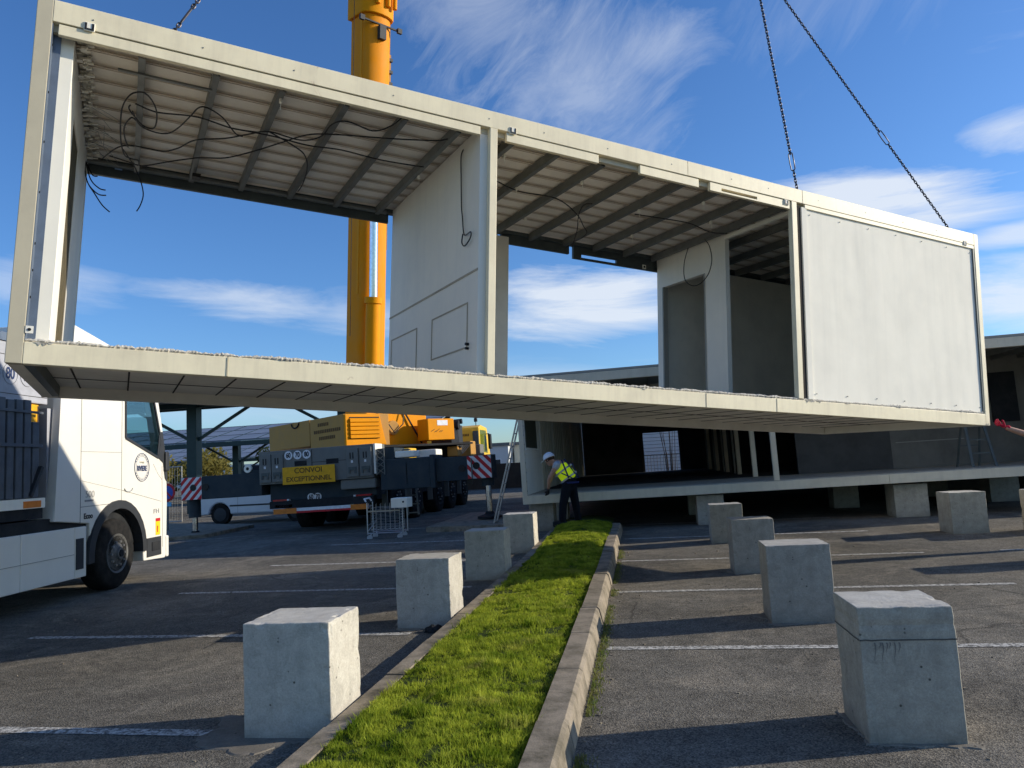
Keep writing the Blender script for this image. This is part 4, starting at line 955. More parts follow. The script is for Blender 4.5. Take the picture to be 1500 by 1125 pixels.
for i in range(7): mk.obox((X0+.354, Y0+2.8+i*.06, 2.58+.03*math.sin(i*2)), (.001, 0, 0), (0, .04, .02), (0, .008, .014))
su(mk).build('scuff_marks', M['text_brown'], CR)
su(MB().box(X0-1.2, X0+.3, Y0+1.0, Y0+4.4, 2.14, 2.2)).build('superstructure_floor', M['dirty_black'], CR)
su(MB().box(X0-1.2, X0-.3, Y0+.8, Y0+4.2, 1.75, 2.14)).build('slewing_ring', M['dirty_black'], CR)
# boom, lift cylinder
Bb = Vector((cx(-8.93), 6.5, 3.0)); Bt = Vector((cx(-7.45), 5.1, 17.1)); bd = (Bt-Bb).normalized()
fx = Vector((.788, -.616, 0)); fx = (fx-bd*fx.dot(bd)).normalized(); fy = bd.cross(fx)
def section(w, h_, n=8):
    P_ = [(-w/2, h_/2), (-w/2, -h_*.2)]
    for k in range(1, n): a = math.pi+math.pi*k/n; P_.append((w/2*math.cos(a), -h_*.2+h_*.30*math.sin(a)))
    P_ += [(w/2, -h_*.2), (w/2, h_/2)]; return P_
def boomsec(a, b_, w, h_, name, m):
    P_ = section(w, h_); n = len(P_); mb = MB(); A0 = Bb+bd*a; A1 = Bb+bd*b_
    for O in (A0, A1): mb.v += [tuple(O+fy*u-fx*v) for u, v in P_]
    mb.f = [tuple(range(n)), tuple(range(2*n-1, n-1, -1))]+[(i, n+i, n+(i+1) % n, (i+1) % n) for i in range(n)]; mb.m = [0]*len(mb.f)
    return mb.build(name, m, CR, bevel=.02, smooth=True)
boomsec(0, 13.6, 1.02, 1.02, 'boom_base_section', M['boom_side'])
boomsec(13.6, 15.2, 1.22, 1.2, 'boom_head_collar', M['yellow'])
boomsec(15.2, 26, .88, .85, 'boom_second_section', M['yellow'])
boomsec(26, 36, .74, .7, 'boom_third_section', M['yellow'])
def bp(a, u, v): return Bb+bd*a+fy*u+fx*v   # u sideways, v towards load side
MB().obox(bp(9, -.515, .15), bd*4.6, fy*.012, fx*.06).build('boom_rib', M['yellow'], CR)
for a, u, v in ((4.3, .53, -.1), (10.6, .45, .35)): MB().cyl(bp(a, u, v), bp(a, u+.14, v), .09, 14).build('boom_lug', M['yellow'], CR)
# lift cylinder on the load side
cylb = bp(.4, -.35, .95); 
MB().cyl(bp(-1.2, -.30, .78), bp(4.2, -.30, .80), .235, 24).cyl(bp(4.05, -.30, .80), bp(4.25, -.30, .80), .28, 24).build('lift_cylinder', M['yellow'], CR, smooth=True)
MB().cyl(bp(4.2, -.30, .80), bp(9.0, -.30, .72), .135, 24).build('cylinder_rod', M['chrome'], CR, smooth=True)
MB().bar(bp(13.3, -.7, .5), bp(13.3, .7, .5), .05, .05).obox(bp(13.3, -.72, .52), bd*.08, fy*.08, fx*.05).obox(bp(13.3, .72, .52), bd*.08, fy*.08, fx*.05).obox(bp(13.0, 0, .56), bd*.22, fy*.12, fx*.1).build('boom_work_lights', M['plastic_dark'], CR)
for u in (-.2, .2, .45): MB().cyl(bp(13.9, u, .62), bp(14.3, u, .62), .08, 12).build('collar_fitting', M['yellow'], CR)
MB().tube([bp(6, .62, .1), bp(20, .62, .1)], .018, 6).build('boom_hose', M['wood'], CR)
MB().tube([bp(3, -.78, .2), bp(22, -.86, .2)], .010, 6).build('hoist_rope', M['chain'], CR)
for a in (11.2, 11.6, 12.0, 12.4): MB().obox(bp(a, .60, .1), bd*.05, fy*.08, fx*.12).build('cable_guide', M['plastic_dark'], CR)
MB().obox(bp(11.9, .60, .0), bd*.7, fy*.05, fx*.14).build('cable_drum_case', M['tan_shaded'], CR)
MB().tube([Vector(HK)-Vector(CR.location)+Vector((0,0,.8)), bp(36, 0, .3)], .012, 6).build('load_rope', M['chain'], CR)

# paved islands beneath the jacks
def slab(name, poly, z0, z1, m, kind='structure'):
    o_ = MB().prism(poly, 2, z0, z1).build(name, m, bevel=.01); tag(o_, kind=kind); return o_
slab('paved_island', [(-4.75, 16.2), (-2.6, 16.0), (-2.6, 20.6), (-4.75, 20.6)], .0, .20, M['kerb'])
slab('paved_island', [(-11.6, 16.4), (-10.6, 17.1), (-10.9, 20), (-15.5, 22.5), (-16, 21)], .0, .17, M['kerb'])

# ------------------------------------------------------------------ white lorry tractor unit
M['rim_grey'] = paint('rim_grey', (.16,.16,.155), .6, .2, dirt=.4, scale=14, dirtc=(.06,.055,.05))
TR = empty('lorry_tractor', (-7.50, 9.85, 0), (0, 0, R(8)), label='white lorry tractor unit with a round blue logo on its cab door', cat='lorry')
prof = [(-1.43, 1.06), (-.66, .98)]
for k in range(0, 13):
    a = math.pi-.25-(math.pi-.25)*k/12*1.0; prof.append((.04+.70*math.cos(a), .50+.70*math.sin(a)))
prof += [(.76, .30), (1.42, .27), (1.47, .33), (1.50, 1.15), (1.49, 1.70), (1.36, 2.35), (1.18, 2.95), (.95, 3.2), (.3, 3.42), (-.5, 3.56), (-1.10, 3.66), (-1.22, 3.3), (-1.26, 2.5)]
cabm = MB().prism(prof, 0, -2.48, 0).build('cab', M['truck_white'], TR)
def cutter(mb):
    o_ = mb.build('cut', M['truck_white'], TR); return o_
def boolean(o, cs):
    for c in cs:
        md = o.modifiers.new('x', 'BOOLEAN'); md.operation = 'DIFFERENCE'; md.object = c; md.solver = 'EXACT'
    bake(o)
    for c in cs: bpy.data.objects.remove(c)
inner = cutter(MB().prism([(-.85, 1.35), (1.38, 1.35), (1.38, 1.75), (1.08, 2.9), (-.85, 3.1)], 0, -2.40, -.05))
winp = [(.23, 2.17), (1.21, 1.88), (1.30, 2.15), (1.07, 2.78), (.98, 2.84), (.23, 2.84)]
cw = cutter(MB().prism(winp, 0, -2.6, .2))
ws = cutter(MB().box(-2.3, -.18, 1.0, 1.7, 1.85, 2.8))
well = cutter(MB().cyl((-2.6, .04, .5), (-2.0, .04, .5), .70, 32)); 
boolean(cabm, [inner, cw, ws])
bpy.data.objects.remove(well)
b_ = cabm.modifiers.new('b', 'BEVEL'); b_.width = .018; b_.segments = 2; b_.limit_method = 'ANGLE'; b_.angle_limit = R(50)
MB().prism([(y*.998+.001, z) for y, z in winp], 0, -.03, -.024).build('door_window', M['glass'], TR)
MB().prism([(y*.998+.001, z) for y, z in winp], 0, -2.46, -2.454).build('far_door_window', M['glass'], TR)
MB().quad((-2.3, 1.44, 1.87), (-.18, 1.44, 1.87), (-.18, 1.24, 2.78), (-2.3, 1.24, 2.78)).build('windscreen', M['glass'], TR, fix=False)
fr_ = MB(); n = len(winp)
for i in range(n):
    a, b2 = winp[i], winp[(i+1) % n]; fr_.bar((.004, a[0], a[1]), (.004, b2[0], b2[1]), .035, .022, up=(1, 0, 0))
fr_.build('window_rubber', M['plastic_dark'], TR)
# seat, steering wheel, mirror
MB().box(-.75, -.25, .0, .5, 1.5, 1.75).box(-.75, -.25, -.12, .08, 1.7, 2.5).build('driver_seat', M['plastic_dark'], TR, bevel=.05)
MB().tube([(-.5+.22*math.cos(t), 1.0+.08*math.sin(t), 1.98+.20*math.sin(t)) for t in [i*math.pi/10 for i in range(20)]], .018, 8, closed=True).build('steering_wheel', M['plastic_dark'], TR, smooth=True)
MB().box(-2.3, -.1, 1.1, 1.4, 1.4, 1.85).build('dashboard', M['plastic_dark'], TR, bevel=.03)
mr = MB().box(.0, .05, 1.38, 1.50, 1.66, 1.98).build('wing_mirror', M['plastic_dark'], TR, bevel=.03)
MB().bar((-.06, 1.36, 1.90), (.02, 1.42, 1.88), .05, .05).build('mirror_arm', M['plastic_dark'], mr)
MB().prism([(1.16, 1.90), (1.36, 1.80), (1.42, 1.55), (1.47, 1.50), (1.48, 1.72), (1.34, 2.3), (1.24, 2.3)], 0, .0005, .012).build('pillar_trim', M['plastic_dark'], TR)
# seams
sm = MB()
sm.bar((.001, .14, 2.86), (.001, .12, 1.16), .006, .006).bar((.001, -.88, 1.0), (.001, -.86, 2.9), .008, .006).bar((.001, -.87, 1.21), (.001, .12, 1.22), .008, .006, up=(1,0,0)).bar((.001, -.86, 1.95), (.001, .13, 1.95), .005, .005, up=(1,0,0))
sm.bar((.001, -.86, 1.56), (.001, .13, 1.40), .004, .004, up=(1,0,0)).bar((.001, .13, 1.40), (.001, 1.30, 1.18), .006, .005, up=(1,0,0)).bar((.001, 1.33, 1.75), (.001, 1.34, .45), .006, .005)
sm.bar((.001, 1.20, 1.62), (.001, 1.05, 1.78), .004, .004, up=(1,0,0)).bar((.001, 1.20, 1.62), (.001, 1.34, 1.52), .004, .004, up=(1,0,0))
sm.build('panel_seams', plain('seam_grey', (.25,.25,.24), .7), TR)
dh = MB().tube([(.008, .24+.10*math.cos(t)*1.1+.07, 1.44+.05*math.sin(t)-.02) for t in [math.pi+i*math.pi/8 for i in range(9)]], .008, 6).build('door_handle', plain('handle_grey', (.4,.4,.39), .5), TR)
# wheel arch flare
fl = MB(); prev = None; n = 16
ring = []
for k in range(n+1):
    a = math.pi+.08-(math.pi+.15)*k/n; ring.append((a,))
def arch(r, a): return (.04+r*math.cos(a), .50+r*math.sin(a))
for k in range(n):
    a0, a1 = ring[k][0], ring[k+1][0]
    p = [arch(.64, a0), arch(.76, a0), arch(.76, a1), arch(.64, a1)]
    for x in (.0, .035): pass
    fl.add([(-.12, *p[0]), (-.02, *p[1]), (-.02, *p[2]), (-.12, *p[3]), (.035, *p[0]), (.03, *p[1]), (.03, *p[2]), (.035, *p[3])], [(4,5,6,7), (0,3,2,1), (0,1,5,4), (1,2,6,5), (2,3,7,6), (3,0,4,7)])
fl.build('wheel_arch_flare', M['plastic_dark'], TR, smooth=False)
MB().box(-2.3, -.10, -.66, .74, .6, 1.15).build('wheel_well', M['dirty_black'], TR)
wheel(TR, -.17, .04, .50, .50, .31, 1, M['rim_grey'], 'front_wheel')
wheel(TR, -2.31, .04, .50, .50, .31, -1, M['alu'], 'front_wheel')
for yy in (-3.65,):
    wheel(TR, -.17, yy, .5, .5, .31, 1, M['alu'], 'rear_wheel'); wheel(TR, -2.31, yy, .5, .5, .31, -1, M['alu'], 'rear_wheel')
stp = MB().box(.0005, .012, .84, 1.28, .34, .63).build('step_recess', M['plastic_dark'], TR)
MB().box(.012, .02, .98, 1.22, .42, .56).build('step_tread', M['dirty_black'], stp)
MB().box(-2.48, .015, 1.44, 1.53, .28, .62).build('front_bumper', M['truck_white'], TR, bevel=.02)
MB().box(-2.4, -.1, 1.50, 1.515, .7, 1.6).build('front_grille', M['plastic_dark'], TR)
MB().box(-.35, -.02, 1.49, 1.53, .72, 1.0).build('headlight', M['white'], TR, bevel=.02)
skirt = MB().box(-.08, -.005, -2.02, -.98, .29, .95).box(-.08, -.005, -3.05, -2.026, .29, .95).box(-.08, -.005, -.974, -.72, .29, .95).build('side_skirt', M['truck_white'], TR, bevel=.012)
MB().box(-.004, .002, -3.0, -1.0, .60, .606).build('skirt_crease', plain('seam_grey2', (.3,.3,.3), .7), skirt)
MB().box(-.004, .006, -.96, -.80, .40, .80).build('step_grille', M['plastic_dark'], skirt)
MB().box(-2.3, -.05, -5.0, -.66, .94, 1.10).build('chassis', M['dirty_black'], TR)
MB().box(-2.2, -.1, -3.0, -.7, .33, .93).build('fuel_tank', M['dirty_black'], TR)
MB().prism([(-1.42, 1.06), (-1.2, 1.06), (-1.24, 2.5), (-1.2, 3.5), (-1.27, 3.5), (-1.32, 2.5)], 0, -.10, .001).build('side_deflector', M['truck_white'], TR)
MB().box(-2.4, -.12, -1.40, -1.28, 1.1, 2.5).build('rear_cab_wall', M['tarp'], TR)
# logo and writings
lg = MB().tube([(.004, .70+.215*math.cos(t), 1.73+.215*math.sin(t)) for t in [i*2*math.pi/48 for i in range(48)]], .005, 6, closed=True).tube([(.004, .70+.17*math.cos(t), 1.73+.17*math.sin(t)) for t in [i*2*math.pi/48 for i in range(48)]], .0015, 4, closed=True).build('round_logo', M['text_navy'], TR)
RX = (R(90), 0, R(90))
text('logo_name', 'RIVIERE', .112, M['text_navy'], lg, (.004, .70, 1.71), RX, .001, bold=.004, sx=.78)
text('logo_script', 'Levage', .05, plain('text_gold', (.45,.42,.3), .6), lg, (.004, .70, 1.81), RX, .001)
ar = MB()
for i in range(26):
    t = 2*math.pi*i/26
    if abs(math.sin(t)) < .25: continue
    ar.obox((.004, .70+.192*math.cos(t), 1.73+.192*math.sin(t)), (.001, 0, 0), (0, -.010*math.sin(t), .010*math.cos(t)), (0, .006*math.cos(t), .006*math.sin(t)))
ar.build('logo_ring_marks', M['text_navy'], lg)
text('power_badge', '500', .13, plain('badge_silver', (.45,.45,.44), .4), TR, (.004, -.66, 1.37), RX, .002, sx=1.1)
MB().box(.002, .005, -.78, -.58, 1.275, 1.30).build('badge_bar', plain('badge_grey', (.3,.3,.3), .5), TR)
text('model_badge', 'Ecoo', .10, M['plastic_dark'], TR, (.004, -.70, 1.08), RX, .002, bold=.003)
text('front_badge', 'FH', .10, plain('badge_mid', (.25,.25,.26), .4), TR, (.004, 1.14, 1.03), RX, .002, sx=1.6)
stk = MB().box(.001, .004, 1.12, 1.26, .655, .92).build('warning_sticker', plain('sticker_yellow', (.85,.6,.02), .5), TR)
MB().box(.0045, .0055, 1.12, 1.26, .87, .92).box(.0045, .0055, 1.16, 1.19, .70, .80).build('sticker_print', M['red'], stk)

# low loader trailer with stake sides behind the tractor
TL = empty('stake_trailer', (-7.50, 9.85, 0), (0, 0, R(8)), label='low trailer with dark grey stake boards behind the lorry cab at the left edge', cat='trailer')
MB().box(-2.45, -.03, -7.0, -1.60, 1.12, 1.28).build('trailer_bed', M['dirty_black'], TL)
ed = MB().box(-.03, .0, -7.0, -1.60, 1.25, 1.37).build('bed_edge', M['offwhite'], TL)
for k in range(8): MB().box(.0, .004, -2.0-.75*k, -1.68-.75*k, 1.26, 1.34).build('reflective_strip', M['orange'], ed)
for k in range(24):
    yy = -1.74-.15*k; MB().box(-.07, -.03, yy-.058, yy+.058, 1.38, 2.30 if k == 0 else 2.56+random.uniform(-.02, .02)).build('stake_board', M['grey_board'], TL, bevel=.006)
MB().box(-.028, -.008, -4.4, -1.64, 1.99, 2.03).box(-.028, -.008, -4.4, -1.64, 2.4, 2.43).build('side_rail', M['grey_board'], TL)
MB().box(-2.4, -.1, -2.6, -1.9, 1.4, 1.75).box(-2.4, -.1, -3.5, -2.8, 1.4, 2.1).build('stacked_boards', M['grey_board'], TL)
MB().bar((-.02, -1.85, 1.4), (-.0, -1.68, 1.75), .05, .04).build('ratchet_strap', M['plastic_dark'], TL)
wheel(TL, -.2, -6.0, .45, .45, .3, 1, M['alu'])
MB().box(-2.3, -.2, -7, -5.0, .45, 1.12).build('trailer_frame', M['dirty_black'], TL)

ub = MB().box(-2.40, -.10, -6.5, -1.42, 2.54, 3.24).build('upper_board', M['tarp'], TL, bevel=.015)
MB().box(-2.42, -.08, -6.5, -1.40, 3.242, 3.34).build('top_rail', M['blue_steel'], TL)
MB().box(-.0995, -.096, -6.4, -1.44, 2.62, 2.626).box(-.0995, -.096, -6.4, -1.44, 3.08, 3.086).build('board_crease', M['seam'], ub)
MB().box(-2.3, -.2, -6.4, -1.75, 1.40, 2.40).build('dark_gap_backing', M['dirty_black'], TL)  # added black box that makes the gaps between the stakes dark
for sy_, t in ((-2.42, '70'), (-2.12, '80'), (-1.82, '90')):
    d_ = MB().tube([(-.096, sy_+.125*math.cos(a), 2.86+.125*math.sin(a)) for a in [i*2*math.pi/30 for i in range(30)]], .003, 4, closed=True).build('speed_disc', plain('disc_grey', (.3,.31,.33), .6), TL)
    text('digits', t, .19, M['text_navy'], d_, (-.096, sy_, 2.86), (R(90), 0, R(90)), .001, sx=.8, bold=.004)
yb = MB().box(-.16, -.10, -1.90, -1.58, 2.20, 2.53).build('yellow_plate', M['sign_yellow'], TL, bevel=.02)
MB().box(-.099, -.097, -1.62, -1.60, 2.22, 2.51).build('plate_border', M['text_dark'], yb)

# ------------------------------------------------------------------ parked car
CA = empty('parked_car', (-13.95, 22.0, 0), label='white estate car parked behind the crane outrigger, seen from its side', cat='car')
def archp(c, r, n=9, z=.30): return [(c+r*math.cos(math.pi-math.pi*k/n), z+r*math.sin(math.pi-math.pi*k/n)) for k in range(n+1)]
bp_ = [(.0, .45), (.05, .28)]+archp(.80, .36)+archp(3.35, .36)+[(4.15, .28), (4.22, .5), (4.18, .75), (3.2, .95), (.02, .92)]
body = MB().prism([(u, v+.08) for u, v in bp_], 1, 0, 1.70).build('body', M['car_silver'], CA, bevel=.05)
rf = MB(); q1 = [(.08, 1.0), (3.2, 1.0), (2.6, 1.50), (.25, 1.55)]
rf.v = [(u, .02, v) if v < 1.2 else (u, .20, v) for u, v in q1]+[(u, 1.68, v) if v < 1.2 else (u, 1.5, v) for u, v in q1]
rf.f = [(0,1,2,3), (7,6,5,4), (0,4,5,1), (1,5,6,2), (2,6,7,3), (3,7,4,0)]; rf.m = [0]*6
rf.build('roof', M['car_silver'], CA, bevel=.05)
MB().quad((.22, .025, 1.05), (1.4, .025, 1.05), (1.4, .155, 1.43), (.35, .16, 1.45)).quad((1.5, .025, 1.05), (2.95, .025, 1.05), (2.5, .155, 1.43), (1.5, .155, 1.43)).build('side_windows', M['plastic_dark'], CA, fix=False)
for xx in (.80, 3.35):
    w_ = MB().lathe([(.20, -.1), (.31, -.1), (.33, -.06), (.33, .06), (.31, .1), (.2, .1)], 30, 1, (xx, .14, .38)).build('wheel', M['rubber'], CA, smooth=True)
    MB().lathe([(.21, -.105), (.19, -.11), (.05, -.12), (.02, -.12)], 20, 1, (xx, .14, .38)).build('hubcap', M['plastic_dark'], w_)
MB().box(.03, .22, -.006, .03, .88, 1.12).build('tail_light', M['lamp_red'], CA, bevel=.01)
MB().box(-.04, .25, .05, 1.6, .45, .62).build('rear_bumper_trim', M['plastic_dark'], CA, bevel=.02)
MB().box(1.15, 3.0, -.008, .0, .62, .67).build('side_moulding', M['plastic_dark'], CA)
for xx in (.98, 2.15): MB().box(xx, xx+.16, -.02, .0, .92, .955).build('door_handle', M['plastic_dark'], CA, bevel=.005)
MB().box(1.42, 1.425, -.003, .0, .42, 1.0).box(2.60, 2.605, -.003, .0, .42, 1.0).build('door_seam', M['seam'], CA)

# ------------------------------------------------------------------ shopping trolley
TY = empty('shopping_trolley', (-5.72, 15.2, .05), (0, 0, R(6)), label='wire shopping trolley with a pale box, parked beside the crane rear', cat='trolley')
ck = MB()
def wr(a, b2, r=.005): ck.tube([a, b2], r, 5)
Wd, Dp = .80, .48
for z in [.22+.055*k for k in range(9)]:
    wr((.08, 0, z), (Wd-.12, 0, z), .0035); wr((.08, Dp, z), (Wd-.12, Dp, z), .0035); wr((.08, 0, z), (.08, Dp, z), .0035); wr((Wd-.12, 0, z), (Wd-.12, Dp, z), .0035)
for k in range(7):
    x = .08+(Wd-.20)*k/6; wr((x, 0, .2), (x, 0, .74), .0035); wr((x, Dp, .2), (x, Dp, .74), .0035); wr((x, 0, .2), (x, Dp, .2), .0035)
ck.build('wire_basket', M['wire'], TY)
MB().tube([(0, 0, .12), (0, 0, .78)], .014, 8).tube([(0, Dp, .12), (0, Dp, .78)], .014, 8).tube([(Wd-.05, 0, .12), (Wd-.05, 0, .82)], .014, 8).tube([(Wd-.05, Dp, .12), (Wd-.05, Dp, .82)], .014, 8).tube([(0, 0, .14), (Wd-.05, 0, .14)], .012, 8).tube([(0, 0, .70), (0, Dp, .70)], .010, 8).tube([(Wd-.05, 0, .70), (Wd-.05, Dp, .70)], .010, 8).tube([(0, Dp, .14), (Wd-.05, Dp, .14)], .012, 8).tube([(0, 0, .3), (.2, 0, .42), (.02, 0, .2)], .01, 6).build('frame', M['alu'], TY, smooth=True)
MB().tube([(-.02, 0, .80), (-.06, .02, .86), (-.06, Dp-.02, .86), (-.02, Dp, .80)], .018, 8).build('handle', M['white'], TY, smooth=True)
MB().box(.02, Wd-.1, -.02, .0, .58, .61).build('shelf_bar', M['beige_trim'], TY)
for x in (.04, Wd-.12):
    for y in (0, Dp):
        w_ = MB().cyl((x, y-.02, .055), (x, y+.02, .055), .055, 16).build('castor', M['reflect'], TY)
        MB().tube([(x+.04, y, .14), (x, y, .06)], .012, 6).build('fork', M['alu'], w_)
bxx = MB().box(-5.72+.55, -5.72+.90, 15.12, 15.5, .70, .90).build('storage_box', M['offwhite'], bevel=.01); tag(bxx, 'pale plastic box sitting on top of the wire trolley', 'box')
MB().cyl((-5.72+.82, 15.118, .82), (-5.72+.82, 15.108, .82), .02, 12).build('box_latch', M['black'], bxx)

# ------------------------------------------------------------------ people
def skin(name, verts, edges, rad, m, parent=None, root=0, sub=2):
    me = bpy.data.meshes.new(name); me.from_pydata(verts, edges, []); o = bpy.data.objects.new(name, me); col.objects.link(o)
    md = o.modifiers.new('s', 'SKIN'); md.use_smooth_shade = True
    for i, r in enumerate(rad): me.skin_vertices[0].data[i].radius = (r, r) if not isinstance(r, tuple) else r
    me.skin_vertices[0].data[root].use_root = True
    sb = o.modifiers.new('u', 'SUBSURF'); sb.levels = sub; sb.render_levels = sub
    bake(o); o.data.materials.clear(); o.data.materials.append(m)
    o.data.polygons.foreach_set('use_smooth', [True]*len(o.data.polygons))
    if parent: o.parent = parent
    return o
def hand(wrist, direc, palmn, m, parent, curl=.6):
    wrist, d, n = Vector(wrist), Vector(direc).normalized(), Vector(palmn).normalized(); s = d.cross(n).normalized(); n = s.cross(d)
    mb_v = [wrist, wrist+d*.045, wrist+d*.085]; ed = [(0, 1), (1, 2)]; rad = [.028, (.040, .018), (.042, .016)]
    for k, (off, ln) in enumerate(((-.033, .062), (-.011, .075), (.011, .070), (.032, .055))):
        b0 = wrist+d*.085+s*off; a = b0+(d*math.cos(curl*.4)+n*math.sin(curl*.4))*ln*.45; b2 = a+(d*math.cos(curl)+n*math.sin(curl))*ln*.35; c = b2+(d*math.cos(curl*1.6)+n*math.sin(curl*1.6))*ln*.3
        i = len(mb_v); mb_v += [b0, a, b2, c]; ed += [(2, i), (i, i+1), (i+1, i+2), (i+2, i+3)]; rad += [.011, .0095, .009, .008]
    i = len(mb_v); t0 = wrist+d*.03-s*.03; t1 = t0+d*.03-s*.03+n*.01; t2 = t1+d*.03-s*.008+n*.015
    mb_v += [t0, t1, t2]; ed += [(1, i), (i, i+1), (i+1, i+2)]; rad += [.014, .012, .010]
    return skin('hand', [tuple(v) for v in mb_v], ed, rad, m, parent, 0, 1)
def head(parent, c, yaw, pitch, helmet=True):
    c = Vector(c); bm = bmesh.new(); bmesh.ops.create_uvsphere(bm, u_segments=24, v_segments=18, radius=1)
    for v in bm.verts:
        x, y, z = v.co; fw = max(0, -y)
        sx = .075*(1-.12*max(0, -z)); px = x*sx; py = y*.095; pz = z*.118
        if z < -.2 and y < 0: py *= 1.0; px *= .88
        if abs(x) < .22 and -.35 < z < .12 and y < -.6: py -= .020*(1-abs(x)/.22)*(1-abs(z+.12)/.24)      # nose
        if .02 < z < .22 and .2 < abs(x) < .55 and y < -.5: py += .006                                      # eye sockets
        if z < -.75 and y < -.1: py -= .008
        v.co = (px, py, pz)
    me = bpy.data.meshes.new('head'); bm.to_mesh(me); bm.free(); me.materials.append(M['skin']); me.polygons.foreach_set('use_smooth', [True]*len(me.polygons))
    o = bpy.data.objects.new('head', me); col.objects.link(o); o.parent = parent; o.location = c; o.rotation_euler = (pitch, 0, yaw)
    for s_ in (-1, 1):
        MB().lathe([(.004, -.010), (.011, -.004), (.011, .004), (.004, .009)], 12, 1, (s_*.028, -.083, .010)).build('eye', M['white'], o, smooth=True)
        MB().lathe([(.003, -.010), (.020, -.006), (.024, 0), (.010, .008)], 12, 0, (s_*.074, .005, 0)).build('ear', M['skin'], o, smooth=True)
    MB().box(-.02, .02, -.089, -.084, -.053, -.047).build('mouth', M['lamp_red'], o)
    hr = MB().lathe([(.079, -.045), (.084, 0), (.080, .05), (.055, .09), (.02, .105)], 20, 2, (0, .012, .02)).build('hair', M['hair'], o, smooth=True)
    hr.scale = (1, 1.18, 1)
    if helmet:
        hm = MB().lathe([(.105, .0), (.112, .006), (.108, .03), (.098, .07), (.07, .11), (.03, .128), (.005, .132)], 28, 2, (0, 0, .03)).build('helmet', M['helmet'], o, smooth=True); hm.scale = (.95, 1.15, 1)
        MB().prism([(-.085, -.08), (.085, -.08), (.06, -.165), (0, -.18), (-.06, -.165)], 2, .030, .038).build('helmet_brim', M['helmet'], hm)
    return o
# worker one: bending at the left corner of the installed building
WK = empty('person', (-1.46, 14.72, .22), label='worker in white helmet and yellow vest leaning over the raised floor edge', cat='person')
def q(x, y, z): return (x+1.46, y-14.72, z-.22)
bv = [q(-1.38,14.78,1.06), q(-1.42,14.80,1.20), q(-1.53,14.80,1.36), q(-1.64,14.80,1.45), q(-1.71,14.80,1.49),
      q(-1.60,14.62,1.41), q(-1.76,14.60,1.16), q(-1.80,14.72,.95),
      q(-1.60,14.98,1.41), q(-1.77,15.02,1.17), q(-1.84,14.98,.98),
      q(-1.43,14.70,1.00), q(-1.53,14.64,.64), q(-1.56,14.64,.28), q(-1.36,14.88,1.00), q(-1.31,14.92,.64), q(-1.27,14.96,.28)]
be = [(0,1),(1,2),(2,3),(3,4),(3,5),(5,6),(6,7),(3,8),(8,9),(9,10),(0,11),(11,12),(12,13),(0,14),(14,15),(15,16)]
br = [.13,.12,.14,.075,.052,.06,.042,.030,.06,.042,.030,.095,.062,.045,.095,.062,.045]
skin('body', bv, be, br, M['skin'], WK)
skin('trousers', [bv[i] for i in (0, 1, 11, 12, 13, 14, 15, 16)], [(0,1),(0,2),(2,3),(3,4),(0,5),(5,6),(6,7)], [.15,.13,.112,.082,.070,.112,.082,.070], M['navy'], WK)
vs_ = skin('hi_vis_vest', [q(-1.37,14.79,1.10), bv[1], bv[2], q(-1.60,14.80,1.43), q(-1.60,14.66,1.41), q(-1.60,14.94,1.41)], [(0,1),(1,2),(2,3),(2,4),(2,5)], [.185,.175,.18,.125,.10,.10], M['vest'], WK)
skin('tee_shirt', [q(-1.60,14.80,1.42), bv[5], q(-1.67,14.61,1.30), bv[8], q(-1.68,15.0,1.30)], [(0,1),(1,2),(0,3),(3,4)], [.09,.078,.062,.078,.062], M['reflect'], WK)
def band(c, ax, r, w, m, nm, par):
    c, ax = Vector(c), Vector(ax).normalized(); u = ax.orthogonal().normalized(); v = ax.cross(u); mb = MB(); n = 28
    for s_ in (-1, 1): mb.v += [tuple(c+ax*w/2*s_+(u*math.cos(2*math.pi*k/n)+v*math.sin(2*math.pi*k/n))*r) for k in range(n)]
    mb.f = [(k, (k+1) % n, n+(k+1) % n, n+k) for k in range(n)]; mb.m = [0]*n; return mb.build(nm, m, par, smooth=True)
tax = Vector(bv[2])-Vector(bv[1])
band(q(-1.40,14.80,1.155), tax, .192, .035, M['reflect'], 'reflective_band', vs_)
band(q(-1.49,14.80,1.30), tax, .196, .035, M['reflect'], 'reflective_band', vs_)
hn = MB()
for a, b2 in ((q(-1.45,14.62,1.52), q(-1.20,14.70,1.14)), (q(-1.52,14.60,1.25), q(-1.30,14.61,1.14)), (q(-1.34,14.98,1.44), q(-1.23,14.86,1.15))): hn.bar(a, b2, .022, .010, up=(1, -.8, .3))
hn.bar(q(-1.50,14.60,1.50), q(-1.38,14.585,1.15), .03, .012, up=(0, 1, 0))
hn.build('harness_straps', M['harness'], WK)
band(q(-1.38,14.79,1.06), (0, .0, 1), .176, .035, M['harness'], 'belt', WK)
head(WK, q(-1.755,14.80,1.515), R(-120), R(25))
hand(bv[7], (-.3, .3, -1), (-.6, .5, .1), M['glove_dark'], WK); hand(bv[10], (-.2, .1, -1), (-.5, -.5, .1), M['glove_dark'], WK)
for p in (q(-1.56,14.64,.22), q(-1.27,14.96,.22)):
    MB().prism([(p[0]+.09, p[1]-.05), (p[0]+.09, p[1]+.05), (p[0]-.08, p[1]+.055), (p[0]-.19, p[1]+.02), (p[0]-.19, p[1]-.02), (p[0]-.08, p[1]-.055)], 2, p[2], p[2]+.11).build('boot', M['dirty_black'], WK, bevel=.03)
